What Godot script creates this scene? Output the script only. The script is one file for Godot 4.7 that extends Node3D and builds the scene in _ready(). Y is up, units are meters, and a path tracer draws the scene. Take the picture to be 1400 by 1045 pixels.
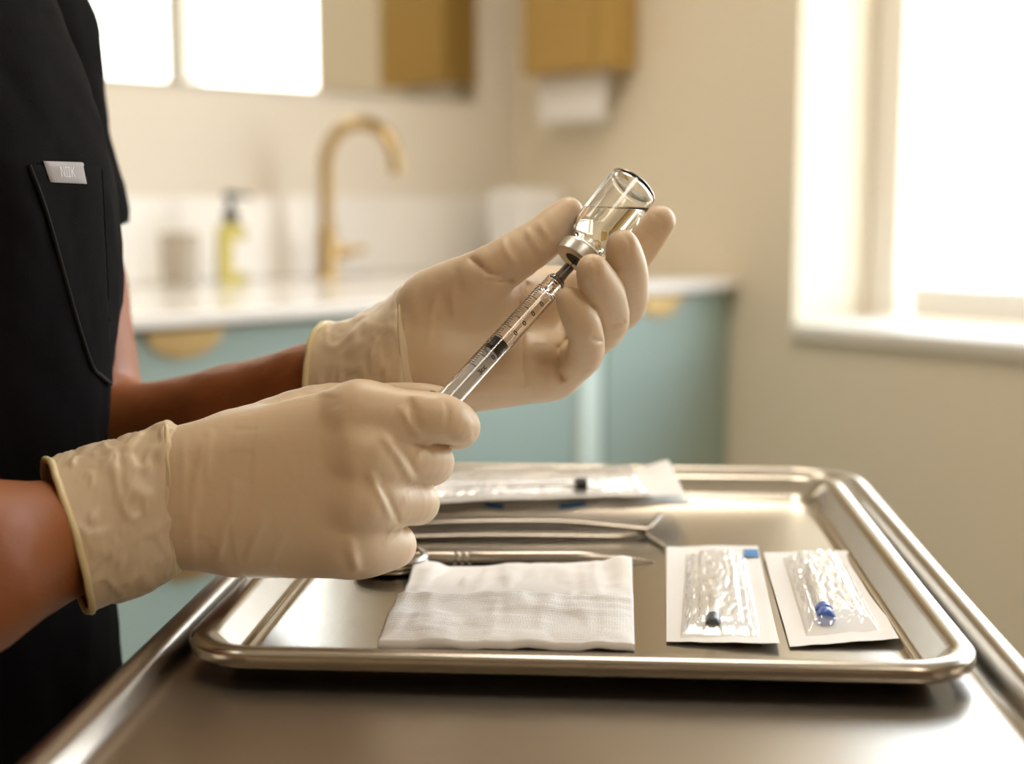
extends Node3D

# ---------------------------------------------------------------- mesh builder
class MB:
	var v := PackedVector3Array()
	var n := PackedVector3Array()
	var uv := PackedVector2Array()
	var ix := PackedInt32Array()

	func tri(a: int, b: int, c: int) -> void:
		ix.append(a)
		ix.append(b)
		ix.append(c)

	# turns the triangles from 'start' on so that a closed shape faces outwards (clockwise fronts)
	func orient(start: int, first_v: int) -> void:
		var vol := 0.0
		var o := v[first_v]
		for i in range(start, ix.size(), 3):
			vol += (v[ix[i]] - o).dot((v[ix[i + 1]] - o).cross(v[ix[i + 2]] - o))
		if vol > 0.0:
			for i in range(start, ix.size(), 3):
				var t := ix[i]
				ix[i] = ix[i + 1]
				ix[i + 1] = t

	func normals(start: int, first_v: int) -> void:
		for i in range(start, ix.size(), 3):
			var a := v[ix[i]]
			var f := (v[ix[i + 2]] - a).cross(v[ix[i + 1]] - a)
			for k in 3:
				n[ix[i + k]] += f
		for i in range(first_v, v.size()):
			n[i] = n[i].normalized()

	func put(p: Vector3, t := Vector2.ZERO) -> int:
		v.append(p)
		n.append(Vector3.ZERO)
		uv.append(t)
		return v.size() - 1

	# rings: arrays of equally many points; around: each ring closes on itself; a ring given twice makes a sharp edge
	func loft(rings: Array, around := true, caps := true, solid := true) -> void:
		var s := ix.size()
		var f := v.size()
		var m: int = rings[0].size()
		var per := m + (1 if around else 0)
		for r in rings.size():
			for k in per:
				put(rings[r][k % m], Vector2(float(k) / (per - 1), float(r) / maxi(1, rings.size() - 1)))
		for r in rings.size() - 1:
			if rings[r] == rings[r + 1]:
				continue
			for k in per - 1:
				var a := f + r * per + k
				tri(a, a + 1, a + per)
				tri(a + 1, a + per + 1, a + per)
		if caps:
			for e in [0, rings.size() - 1]:
				var c := Vector3.ZERO
				for p in rings[e]:
					c += p
				var ci := put(c / m, Vector2(0.5, 0.5))
				var b := v.size()
				for k in per:
					put(rings[e][k % m])
				for k in per - 1:
					if e == 0:
						tri(ci, b + k + 1, b + k)
					else:
						tri(ci, b + k, b + k + 1)
		if solid:
			orient(s, f)
		normals(s, f)
		if around: # one normal on the two sides of the seam
			for r in rings.size():
				var a := f + r * per
				var w := (n[a] + n[a + per - 1]).normalized()
				n[a] = w
				n[a + per - 1] = w

	# profile: Vector2(radius, height along y)
	func lathe(profile: Array, segs := 32, at := Transform3D(), caps := true) -> void:
		var rings := []
		for p in profile:
			var ring := PackedVector3Array()
			for k in segs:
				var a := TAU * k / segs
				ring.append(at * Vector3(p.x * cos(a), p.y, p.x * sin(a)))
			rings.append(ring)
		loft(rings, true, caps)

	func tube(pts: Array, radii: Array, segs := 12, caps := true) -> void:
		var rings := []
		var side := Vector3.ZERO
		for i in pts.size():
			var d: Vector3 = (pts[mini(i + 1, pts.size() - 1)] - pts[maxi(i - 1, 0)]).normalized()
			if i == 0:
				side = d.cross(Vector3.UP if absf(d.y) < 0.9 else Vector3.RIGHT).normalized()
			side = (side - d * d.dot(side)).normalized()
			var o := d.cross(side)
			var r: float = radii[mini(i, radii.size() - 1)]
			var ring := PackedVector3Array()
			for k in segs:
				var a := TAU * k / segs
				ring.append(pts[i] + (side * cos(a) + o * sin(a)) * r)
			rings.append(ring)
		loft(rings, true, caps)

	# closed tube along a loop of points
	func hoop(pts: Array, r: float, segs := 10) -> void:
		var s := ix.size()
		var f := v.size()
		var m := pts.size()
		var mid := Vector3.ZERO
		for p in pts:
			mid += p / m
		for i in m:
			var d: Vector3 = (pts[(i + 1) % m] - pts[(i + m - 1) % m]).normalized()
			var o: Vector3 = (pts[i] - mid)
			o = (o - d * d.dot(o)).normalized()
			var q := d.cross(o)
			for k in segs:
				var a := TAU * k / segs
				put(pts[i] + (o * cos(a) + q * sin(a)) * r, Vector2(float(k) / segs, float(i) / m))
		for i in m:
			for k in segs:
				var a := f + i * segs + k
				var b := f + i * segs + (k + 1) % segs
				var c := f + ((i + 1) % m) * segs + k
				var e := f + ((i + 1) % m) * segs + (k + 1) % segs
				tri(a, b, c)
				tri(b, e, c)
		orient(s, f)
		normals(s, f)

	func face(pts: Array, out: Vector3) -> void:
		var f := v.size()
		var nn: Vector3 = (pts[1] - pts[0]).cross(pts[2] - pts[0]).normalized()
		var flip := nn.dot(out) > 0.0
		if nn.dot(out) < 0.0:
			nn = -nn
		for p in pts:
			var i := put(p)
			n[i] = nn
		for k in range(1, pts.size() - 1):
			if flip:
				tri(f, f + k + 1, f + k)
			else:
				tri(f, f + k, f + k + 1)

	func box(c: Vector3, size: Vector3, b := 0.0, at := Transform3D()) -> void:
		var h := size / 2
		b = minf(b, minf(h.x, minf(h.y, h.z)) * 0.9)
		if b <= 0.0:
			for ax in 3:
				for s in [-1.0, 1.0]:
					var q := []
					for t in [[-1, -1], [1, -1], [1, 1], [-1, 1]]:
						var p := Vector3.ZERO
						p[ax] = h[ax] * s
						p[(ax + 1) % 3] = h[(ax + 1) % 3] * t[0]
						p[(ax + 2) % 3] = h[(ax + 2) % 3] * t[1]
						q.append(at * (c + p))
					var o := Vector3.ZERO
					o[ax] = s
					face(q, at.basis * o)
			return
		var cp := func(s: Vector3, ax: int) -> Vector3:
			var p := s * (h - Vector3(b, b, b))
			p[ax] = s[ax] * h[ax]
			return at * (c + p)
		for ax in 3:
			var a1 := (ax + 1) % 3
			var a2 := (ax + 2) % 3
			for s in [-1.0, 1.0]:
				var q := []
				for t in [[-1, -1], [1, -1], [1, 1], [-1, 1]]:
					var sg := Vector3.ONE
					sg[ax] = s
					sg[a1] = t[0]
					sg[a2] = t[1]
					q.append(cp.call(sg, ax))
				var o := Vector3.ZERO
				o[ax] = s
				face(q, at.basis * o)
				for t in [-1.0, 1.0]: # the edge between faces ax and a1
					var s0 := Vector3.ONE
					s0[ax] = s
					s0[a1] = t
					s0[a2] = -1
					var s1 := s0
					s1[a2] = 1
					o = Vector3.ZERO
					o[ax] = s
					o[a1] = t
					face([cp.call(s0, ax), cp.call(s1, ax), cp.call(s1, a1), cp.call(s0, a1)], at.basis * o)
		for sx in [-1.0, 1.0]:
			for sy in [-1.0, 1.0]:
				for sz in [-1.0, 1.0]:
					var s := Vector3(sx, sy, sz)
					face([cp.call(s, 0), cp.call(s, 1), cp.call(s, 2)], at.basis * s)

	# a sheet of (nu + 1) x (nv + 1) points with thickness: top(u, v) and bottom(u, v) give points
	func sheet(nu: int, nv: int, top: Callable, bottom: Callable) -> void:
		var rings := []
		var edge := func(w: Callable) -> PackedVector3Array:
			return PackedVector3Array()
		var s := ix.size()
		var f := v.size()
		for side in 2:
			for j in nv + 1:
				for i in nu + 1:
					var u := float(i) / nu
					var w := float(j) / nv
					put(top.call(u, w) if side == 0 else bottom.call(u, w), Vector2(u, w))
		var per := (nu + 1) * (nv + 1)
		for j in nv:
			for i in nu:
				var a := f + j * (nu + 1) + i
				var b := a + 1
				var c := a + nu + 1
				var d := c + 1
				tri(a, b, c)
				tri(b, d, c)
				tri(a + per, c + per, b + per)
				tri(b + per, c + per, d + per)
		for i in nu:
			for j in [0, nv]:
				var a: int = f + j * (nu + 1) + i
				if j == 0:
					tri(a, a + per, a + 1)
					tri(a + 1, a + per, a + 1 + per)
				else:
					tri(a, a + 1, a + per)
					tri(a + 1, a + 1 + per, a + per)
		for j in nv:
			for i in [0, nu]:
				var a: int = f + j * (nu + 1) + i
				var c := a + nu + 1
				if i == 0:
					tri(a, c, a + per)
					tri(c, c + per, a + per)
				else:
					tri(a, a + per, c)
					tri(c, a + per, c + per)
		orient(s, f)
		normals(s, f)

	func mesh() -> ArrayMesh:
		var arr := []
		arr.resize(Mesh.ARRAY_MAX)
		arr[Mesh.ARRAY_VERTEX] = v
		arr[Mesh.ARRAY_NORMAL] = n
		arr[Mesh.ARRAY_TEX_UV] = uv
		arr[Mesh.ARRAY_INDEX] = ix
		var m := ArrayMesh.new()
		m.add_surface_from_arrays(Mesh.PRIMITIVE_TRIANGLES, arr)
		return m


# ---------------------------------------------------------------- smooth union of tapered bones, meshed as surface nets
class Blob:
	var ba := PackedVector3Array()
	var bd := PackedVector3Array()
	var bl := PackedFloat32Array()
	var br := PackedFloat32Array()
	var bq := PackedFloat32Array()
	var bg := PackedInt32Array()
	var k_own := PackedFloat32Array() # per group: blend within it
	var k_root := PackedFloat32Array() # per group: blend with group 0
	var k_side := 0.0012 # blend between groups
	var creases := []
	var cut := [] # planes [point, normal]: removes what lies on the normal's side
	var grow := 0.0

	func bone(g: int, a: Vector3, ra: float, b: Vector3, rb: float) -> void:
		ba.append(a)
		bd.append(b - a)
		bl.append(1.0 / maxf((b - a).length_squared(), 1e-12))
		br.append(ra)
		bq.append(rb - ra)
		bg.append(g)

	# pts: [position, radius, position, radius, ...]
	func chain(g: int, pts: Array) -> void:
		for i in range(0, pts.size() - 2, 2):
			bone(g, pts[i], pts[i + 1], pts[i + 2], pts[i + 3])

	# the same through a smooth curve
	func curve(g: int, pts: Array, steps := 4) -> void:
		var n := pts.size() / 2
		var out := []
		for i in n - 1:
			for k in steps:
				var t := float(k) / steps
				var row := []
				for j in 2:
					var p0 = pts[maxi(i - 1, 0) * 2 + j]
					var p1 = pts[i * 2 + j]
					var p2 = pts[(i + 1) * 2 + j]
					var p3 = pts[mini(i + 2, n - 1) * 2 + j]
					row.append(0.5 * (2.0 * p1 + (p2 - p0) * t + (2.0 * p0 - 5.0 * p1 + 4.0 * p2 - p3) * t * t + (3.0 * p1 - p0 - 3.0 * p2 + p3) * t * t * t))
				out.append_array(row)
		out.append_array([pts[-2], pts[-1]])
		chain(g, out)

	func one(i: int, p: Vector3) -> float:
		var q := p - ba[i]
		var t := clampf(q.dot(bd[i]) * bl[i], 0.0, 1.0)
		return (q - bd[i] * t).length() - br[i] - bq[i] * t

	func smin(a: float, b: float, k: float) -> float:
		var h := maxf(k - absf(a - b), 0.0) / k
		return minf(a, b) - h * h * k * 0.25

	func field(p: Vector3, ids: PackedInt32Array, cr: Array) -> float:
		var g := PackedFloat32Array()
		g.resize(k_own.size())
		g.fill(1e3)
		for i in ids:
			var q := p - ba[i]
			var t := clampf(q.dot(bd[i]) * bl[i], 0.0, 1.0)
			var d := (q - bd[i] * t).length() - br[i] - bq[i] * t
			var j := bg[i]
			var a := g[j]
			var k := k_own[j]
			var h := maxf(k - absf(a - d), 0.0) / k
			g[j] = minf(a, d) - h * h * k * 0.25
		var r := g[0]
		for j in range(1, g.size()):
			if g[j] < 900.0:
				r = smin(r, smin(g[0], g[j], k_root[j]), k_side)
		for c in cr:
			r += crease(c, p)
		for c in cut:
			r = maxf(r, (p - c[0]).dot(c[1]))
		return r - grow

	func crease(c: Array, p: Vector3) -> float:
		var e: Vector3 = c[2]
		var pts: Array = c[3]
		var best := 1e9
		var along := 0.0
		for i in pts.size() - 1:
			var q: Vector3 = p - pts[i]
			var d: Vector3 = pts[i + 1] - pts[i]
			q -= e * q.dot(e)
			d -= e * d.dot(e)
			var t := clampf(q.dot(d) / d.length_squared(), 0.0, 1.0)
			var dd := (q - d * t).length_squared()
			if dd < best:
				best = dd
				along = (i + t) / (pts.size() - 1)
		var fade := sqrt(maxf(0.0, 4.0 * along * (1.0 - along))) # folds run out at their ends
		var away: float = (p - pts[0]).dot(e)
		var w: float = c[0]
		if best > 16.0 * w * w or absf(away) > 0.04:
			return 0.0
		if c[1] > 0.0: # a groove is sharp, a raised fold is round
			return fade * c[1] * exp(-sqrt(best) / w - away * away / 0.0007)
		return fade * c[1] * exp(-best / (w * w) - away * away / 0.0007)

	func all_ids() -> PackedInt32Array:
		return PackedInt32Array(range(ba.size()))

	func add_to(mb: MB, cell: float) -> void:
		var lo := Vector3.INF
		var hi := -Vector3.INF
		for i in ba.size():
			for e in [[ba[i], br[i]], [ba[i] + bd[i], br[i] + bq[i]]]:
				var r: Vector3 = Vector3.ONE * (e[1] + grow + 4 * cell)
				lo = lo.min(e[0] - r)
				hi = hi.max(e[0] + r)
		var B := 8
		var nb := Vector3i(((hi - lo) / (cell * B)).ceil())
		var nx := nb.x * B + 1
		var ny := nb.y * B + 1
		var nz := nb.z * B + 1
		var val := PackedFloat32Array()
		val.resize(nx * ny * nz)
		val.fill(1e3)
		var half := cell * B * 0.5
		var diag := half * sqrt(3.0)
		var kmax := 0.0
		for k in k_own:
			kmax = maxf(kmax, k)
		for k in k_root:
			kmax = maxf(kmax, k)
		var active := []
		for bz in nb.z:
			for by in nb.y:
				for bx in nb.x:
					var c := lo + Vector3(bx, by, bz) * (cell * B) + Vector3.ONE * half
					var dm := 1e9
					var ds := PackedFloat32Array()
					for i in ba.size():
						var d := one(i, c)
						ds.append(d)
						dm = minf(dm, d)
					if dm - grow > diag + kmax * 0.6 + 0.003 or dm < -diag - kmax - 0.004:
						continue
					var ids := PackedInt32Array()
					for i in ba.size():
						if bg[i] == 0 or ds[i] < dm + 2 * diag + 1.2 * kmax:
							ids.append(i)
					var cr := []
					for q in creases:
						var e: Vector3 = q[2]
						var far := 1e9
						for i in q[3].size() - 1:
							var u: Vector3 = c - q[3][i]
							var d: Vector3 = q[3][i + 1] - q[3][i]
							u -= e * u.dot(e)
							d -= e * d.dot(e)
							far = minf(far, (u - d * clampf(u.dot(d) / d.length_squared(), 0, 1)).length())
						if far < diag + 4 * q[0]:
							cr.append(q)
					active.append(Vector3i(bx, by, bz))
					for z in range(bz * B, bz * B + B + 1):
						for y in range(by * B, by * B + B + 1):
							var at := (z * ny + y) * nx
							for x in range(bx * B, bx * B + B + 1):
								if val[at + x] > 900.0:
									val[at + x] = field(lo + Vector3(x, y, z) * cell, ids, cr)
		var start := mb.ix.size()
		var first := mb.v.size()
		var vid := PackedInt32Array()
		vid.resize(nx * ny * nz)
		vid.fill(-1)
		var sx := 1
		var sy := nx
		var sz := nx * ny
		for b in active:
			for z in range(b.z * B, b.z * B + B):
				for y in range(b.y * B, b.y * B + B):
					for x in range(b.x * B, b.x * B + B):
						var o: int = (z * ny + y) * nx + x
						var f := [val[o], val[o + sx], val[o + sy], val[o + sx + sy], val[o + sz], val[o + sx + sz], val[o + sy + sz], val[o + sx + sy + sz]]
						var neg := 0
						for k in 8:
							if f[k] < 0.0:
								neg += 1
						if neg == 0 or neg == 8:
							continue
						var s := Vector3.ZERO
						var cnt := 0
						for e in [[0, 1], [2, 3], [4, 5], [6, 7], [0, 2], [1, 3], [4, 6], [5, 7], [0, 4], [1, 5], [2, 6], [3, 7]]:
							var fa: float = f[e[0]]
							var fb: float = f[e[1]]
							if (fa < 0.0) != (fb < 0.0) and absf(fa) < 100.0 and absf(fb) < 100.0:
								var t := fa / (fa - fb)
								var pa := Vector3(e[0] & 1, (e[0] >> 1) & 1, e[0] >> 2)
								var pb := Vector3(e[1] & 1, (e[1] >> 1) & 1, e[1] >> 2)
								s += pa.lerp(pb, t)
								cnt += 1
						if cnt == 0:
							continue
						vid[o] = mb.put(lo + (Vector3(x, y, z) + s / cnt) * cell)
		for b in active:
			for z in range(b.z * B, b.z * B + B):
				for y in range(b.y * B, b.y * B + B):
					for x in range(b.x * B, b.x * B + B):
						var o: int = (z * ny + y) * nx + x
						if vid[o] < 0:
							continue
						var in0 := val[o] < 0.0
						if y > 0 and z > 0 and in0 != (val[o + sx] < 0.0):
							quad(mb, vid[o], vid[o - sy], vid[o - sy - sz], vid[o - sz], in0)
						if x > 0 and z > 0 and in0 != (val[o + sy] < 0.0):
							quad(mb, vid[o], vid[o - sz], vid[o - sx - sz], vid[o - sx], in0)
						if x > 0 and y > 0 and in0 != (val[o + sz] < 0.0):
							quad(mb, vid[o], vid[o - sx], vid[o - sx - sy], vid[o - sy], in0)
		mb.orient(start, first)
		mb.normals(start, first)

	func quad(mb: MB, a: int, b: int, c: int, d: int, flip: bool) -> void:
		if a < 0 or b < 0 or c < 0 or d < 0:
			return
		if flip:
			mb.tri(a, c, b)
			mb.tri(a, d, c)
		else:
			mb.tri(a, b, c)
			mb.tri(a, c, d)

	# walks from p along dir until it meets the surface
	func hit(p: Vector3, dir: Vector3) -> Vector3:
		var ids := all_ids()
		var best := p
		var least := 1e9
		for i in 60:
			var d := field(p, ids, [])
			if absf(d) < least:
				least = absf(d)
				best = p
			if absf(d) < 0.0002 or d > 2.0:
				break
			p += dir * d * 0.9
		return best


# ---------------------------------------------------------------- objects
var used := {}

func numbered(called: String) -> String:
	var k: int = used.get(called, 0)
	used[called] = k + 1
	return called if k == 0 else "%s_%03d" % [called, k]

func tag(o: Node, label: String, category: String, group := "") -> Node:
	o.set_meta("label", label)
	o.set_meta("category", category)
	if group:
		o.set_meta("group", group)
	return o

func thing(called: String, label: String, category: String, at := Transform3D(), group := "") -> Node3D:
	var o := Node3D.new()
	o.name = numbered(called)
	o.transform = at
	add_child(o, true)
	tag(o, label, category, group)
	return o

func obj(called: String, mb, m: Material, parent: Node = self, at := Transform3D()) -> MeshInstance3D:
	var o := MeshInstance3D.new()
	o.name = numbered(called) if parent == self else called
	o.mesh = mb.mesh() if mb is MB else mb
	o.material_override = m
	o.transform = at
	o.cast_shadow = GeometryInstance3D.SHADOW_CASTING_SETTING_ON
	parent.add_child(o, true)
	return o

func struct(called: String, mb, m: Material, at := Transform3D()) -> MeshInstance3D:
	var o := obj(called, mb, m, self, at)
	o.set_meta("kind", "structure")
	return o

# a frame whose y runs along 'axis' and whose z leans towards 'facing'
func frame(at: Vector3, axis: Vector3, facing: Vector3) -> Transform3D:
	var y := axis.normalized()
	var z := (facing - y * y.dot(facing)).normalized()
	return Transform3D(Basis(y.cross(z), y, z), at)

func noise(seed_: int, freq: float, oct := 3) -> FastNoiseLite:
	var f := FastNoiseLite.new()
	f.seed = seed_
	f.frequency = freq
	f.noise_type = FastNoiseLite.TYPE_SIMPLEX_SMOOTH
	f.fractal_octaves = oct
	return f

func noise_tex(seed_: int, freq: float, size := 512, oct := 4, ramp: Gradient = null) -> NoiseTexture2D:
	var t := NoiseTexture2D.new()
	t.width = size
	t.height = size
	t.seamless = true
	t.noise = noise(seed_, freq, oct)
	t.color_ramp = ramp
	return t

func ramp(a: Color, b: Color) -> Gradient:
	var g := Gradient.new()
	g.set_color(0, a)
	g.set_color(1, b)
	return g

func mat(c: Color, rough := 0.6, metal := 0.0) -> StandardMaterial3D:
	var m := StandardMaterial3D.new()
	m.albedo_color = c
	m.roughness = rough
	m.metallic = metal
	return m

func relief(m: StandardMaterial3D, tex: Texture2D, cm: float, scale: Vector3, world := false) -> StandardMaterial3D:
	m.heightmap_enabled = true
	m.heightmap_texture = tex
	m.heightmap_scale = cm
	m.uv1_triplanar = true
	m.uv1_world_triplanar = world
	m.uv1_scale = scale
	return m

func glass(c: Color, ior_scale: float, rough := 0.0) -> StandardMaterial3D:
	var m := mat(Color(c.r, c.g, c.b, 0.0), rough)
	m.transparency = BaseMaterial3D.TRANSPARENCY_ALPHA
	m.refraction_enabled = true
	m.refraction_scale = ior_scale
	return m

func pane(c: Color, a: float, rough := 0.05) -> StandardMaterial3D:
	var m := mat(Color(c.r, c.g, c.b, a), rough)
	m.transparency = BaseMaterial3D.TRANSPARENCY_ALPHA
	return m

# smooth curve through the points
func spline(pts: Array, steps: int) -> Array:
	var out := []
	for i in pts.size() - 1:
		var a = pts[maxi(i - 1, 0)]
		var b = pts[i]
		var c = pts[i + 1]
		var d = pts[mini(i + 2, pts.size() - 1)]
		for k in steps:
			var t := float(k) / steps
			out.append(0.5 * (2.0 * b + (c - a) * t + (2.0 * a - 5.0 * b + 4.0 * c - d) * t * t + (3.0 * b - a - 3.0 * c + d) * t * t * t))
	out.append(pts[-1])
	return out

# points of a rounded rectangle in the plane y
func round_rect(hx: float, hz: float, r: float, y: float, per := 8) -> PackedVector3Array:
	var out := PackedVector3Array()
	for q in 4:
		var c: Vector2 = Vector2(hx - r, hz - r) * [Vector2(1, 1), Vector2(-1, 1), Vector2(-1, -1), Vector2(1, -1)][q]
		for k in per + 1:
			var a := PI / 2 * (q + float(k) / per)
			out.append(Vector3(c.x + r * cos(a), y, c.y + r * sin(a)))
	return out

# ---------------------------------------------------------------- the scene
const CAM := Vector3(0, 1.104, 0)
var ROOM := Transform3D(Basis(Vector3.UP, deg_to_rad(47.1)), Vector3(-0.2135, 0, -3.0525))
var M := {}
var towards_camera := Vector3(0.07, 0.13, 0.99).normalized()

func _ready() -> void:
	camera_and_light()
	materials()
	room()
	kitchen()
	trolley()
	tray_things()
	person()
	vial_and_syringe()


func camera_and_light() -> void:
	var cam := Camera3D.new()
	cam.name = "camera"
	cam.position = CAM
	cam.rotation_degrees = Vector3(-7.46, 4.0, 0)
	var at := CameraAttributesPhysical.new()
	at.frustum_focal_length = 44.2
	at.frustum_focus_distance = 0.675
	at.frustum_near = 0.05
	at.frustum_far = 60.0
	at.exposure_aperture = 3.6
	cam.attributes = at
	add_child(cam)
	cam.current = true
	var sm := ProceduralSkyMaterial.new()
	sm.sky_top_color = Color(0.80, 0.90, 1.0)
	sm.sky_horizon_color = Color(1.0, 0.975, 0.93)
	sm.ground_horizon_color = Color(1.0, 0.97, 0.92)
	sm.ground_bottom_color = Color(0.75, 0.70, 0.62)
	sm.sky_curve = 0.25
	var sky := Sky.new()
	sky.sky_material = sm
	var e := Environment.new()
	e.background_mode = Environment.BG_SKY
	e.sky = sky
	e.background_energy_multiplier = 8.5
	e.tonemap_mode = Environment.TONE_MAPPER_LINEAR
	e.tonemap_exposure = 1.0
	e.sdfgi_enabled = true
	e.ssao_enabled = true
	e.ssil_enabled = true
	var w := WorldEnvironment.new()
	w.name = "world_environment"
	w.environment = e
	add_child(w)
	# unseen ceiling panels, added to lift the walls and fill the front
	for p in [Vector3(-0.95, 2.59, 1.25), Vector3(-2.4, 2.59, 1.0), Vector3(-1.9, 2.59, 3.2)]:
		var l := AreaLight3D.new()
		l.name = "added_panel_light"
		l.area_size = Vector2(0.58, 0.58)
		l.light_energy = 1.2 if p.x > -1.5 else 1.0
		l.light_color = Color(1.0, 0.96, 0.90)
		l.set("area_range", 9.0)
		l.shadow_enabled = true
		l.transform = ROOM * Transform3D(Basis(Vector3.RIGHT, -PI / 2), p + Vector3(0, -0.035, 0))
		add_child(l, true)


func materials() -> void:
	M.wall = relief(mat(Color(0.915, 0.875, 0.785), 0.85), noise_tex(3, 0.03), 0.05, Vector3.ONE * 2.0)
	M.wall_cream = relief(mat(Color(0.895, 0.865, 0.81), 0.6), noise_tex(4, 0.03), 0.03, Vector3.ONE * 2.0)
	M.wall_tan = relief(mat(Color(0.80, 0.69, 0.54), 0.85), noise_tex(3, 0.03), 0.05, Vector3.ONE * 2.0)
	M.ceiling = mat(Color(0.93, 0.91, 0.87), 0.9)
	M.floor = relief(mat(Color(0.62, 0.58, 0.52), 0.5), noise_tex(5, 0.02), 0.02, Vector3.ONE)
	M.white_paint = mat(Color(0.93, 0.91, 0.87), 0.4)
	M.quartz = mat(Color(0.94, 0.93, 0.91), 0.18)
	M.teal = mat(Color(0.62, 0.70, 0.67), 0.45)
	M.teal_dark = mat(Color(0.30, 0.40, 0.38), 0.6)
	M.mint = mat(Color(0.86, 0.93, 0.90), 0.3)  # paler than the teal, stands for a bright gleam between fronts
	M.brass = mat(Color(0.77, 0.67, 0.48), 0.30, 1.0)
	M.gold = mat(Color(0.74, 0.61, 0.34), 0.42, 0.2)
	M.mirror = mat(Color(0.93, 0.93, 0.91), 0.01, 1.0)
	M.pane = pane(Color.WHITE, 0.04)
	M.paper = relief(mat(Color(0.93, 0.92, 0.90), 0.75), noise_tex(8, 0.05), 0.01, Vector3.ONE * 20.0)
	M.steel = relief(mat(Color(0.71, 0.685, 0.645), 0.22, 1.0), noise_tex(9, 0.02), 0.003, Vector3(6, 6, 6))
	M.steel_top = relief(mat(Color(0.69, 0.66, 0.615), 0.28, 1.0), noise_tex(10, 0.03), 0.002, Vector3(3, 3, 60))
	M.steel_tool = mat(Color(0.70, 0.67, 0.63), 0.24, 1.0)
	M.black_rubber = mat(Color(0.045, 0.045, 0.05), 0.4)
	M.dark_rubber = mat(Color(0.10, 0.09, 0.085), 0.5)
	M.aluminium = mat(Color(0.86, 0.85, 0.83), 0.35, 0.85)
	M.glass = glass(Color(1, 1, 1), 0.05)
	M.liquid = glass(Color(1, 1, 0.98), 0.033)
	M.plastic = glass(Color(1, 1, 1), 0.045, 0.03)
	M.film = pane(Color(1, 1, 1), 0.10, 0.11)
	M.print = mat(Color(0.05, 0.05, 0.06), 0.5)
	M.blue = mat(Color(0.20, 0.48, 0.72), 0.5)
	M.blue_plastic = mat(Color(0.25, 0.40, 0.75), 0.35)
	M.grey_cap = mat(Color(0.27, 0.29, 0.31), 0.4)
	M.white_plastic = mat(Color(0.93, 0.93, 0.93), 0.3)
	M.hub = pane(Color(0.25, 0.20, 0.18), 0.75, 0.2)
	M.latex = relief(mat(Color(0.875, 0.785, 0.66), 0.44), noise_tex(11, 0.03, 512, 4), 0.010, Vector3(9, 9, 9))
	M.latex.rim_enabled = true
	M.latex.rim = 0.25
	M.latex.subsurf_scatter_enabled = true
	M.latex.subsurf_scatter_strength = 0.12
	M.cuff = relief(mat(Color(0.88, 0.805, 0.69), 0.42), noise_tex(12, 0.03, 512, 3), 0.010, Vector3(8, 8, 8))
	M.bead = mat(Color(0.90, 0.84, 0.66), 0.45)
	M.skin = relief(mat(Color(0.58, 0.34, 0.175), 0.5), noise_tex(13, 0.08), 0.02, Vector3.ONE * 12)
	M.skin.subsurf_scatter_enabled = true
	M.skin.subsurf_scatter_strength = 0.15
	M.scrub = relief(mat(Color(0.05, 0.042, 0.042), 0.95), noise_tex(14, 0.10, 512, 3), 0.02, Vector3.ONE * 14)
	M.scrub.metallic_specular = 0.2
	M.seam = mat(Color(0.03, 0.03, 0.03), 0.9)
	M.grey_tag = mat(Color(0.62, 0.60, 0.60), 0.7)
	M.tag_print = mat(Color(0.82, 0.81, 0.81), 0.7)
	M.hair = mat(Color(0.15, 0.09, 0.06), 0.5)
	M.gauze = mat(Color(0.985, 0.975, 0.96), 0.9)
	M.added_lamp = mat(Color(1, 0.96, 0.9), 0.5)  # glow of the added, unseen ceiling panels
	M.added_lamp.emission_enabled = true
	M.added_lamp.emission = Color(1.0, 0.94, 0.85)
	M.added_lamp.emission_energy_multiplier = 1.2
	M.soap = glass(Color(0.90, 0.86, 0.52), 0.04)
	M.tumbler = pane(Color(0.76, 0.71, 0.63), 0.35, 0.1)


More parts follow.
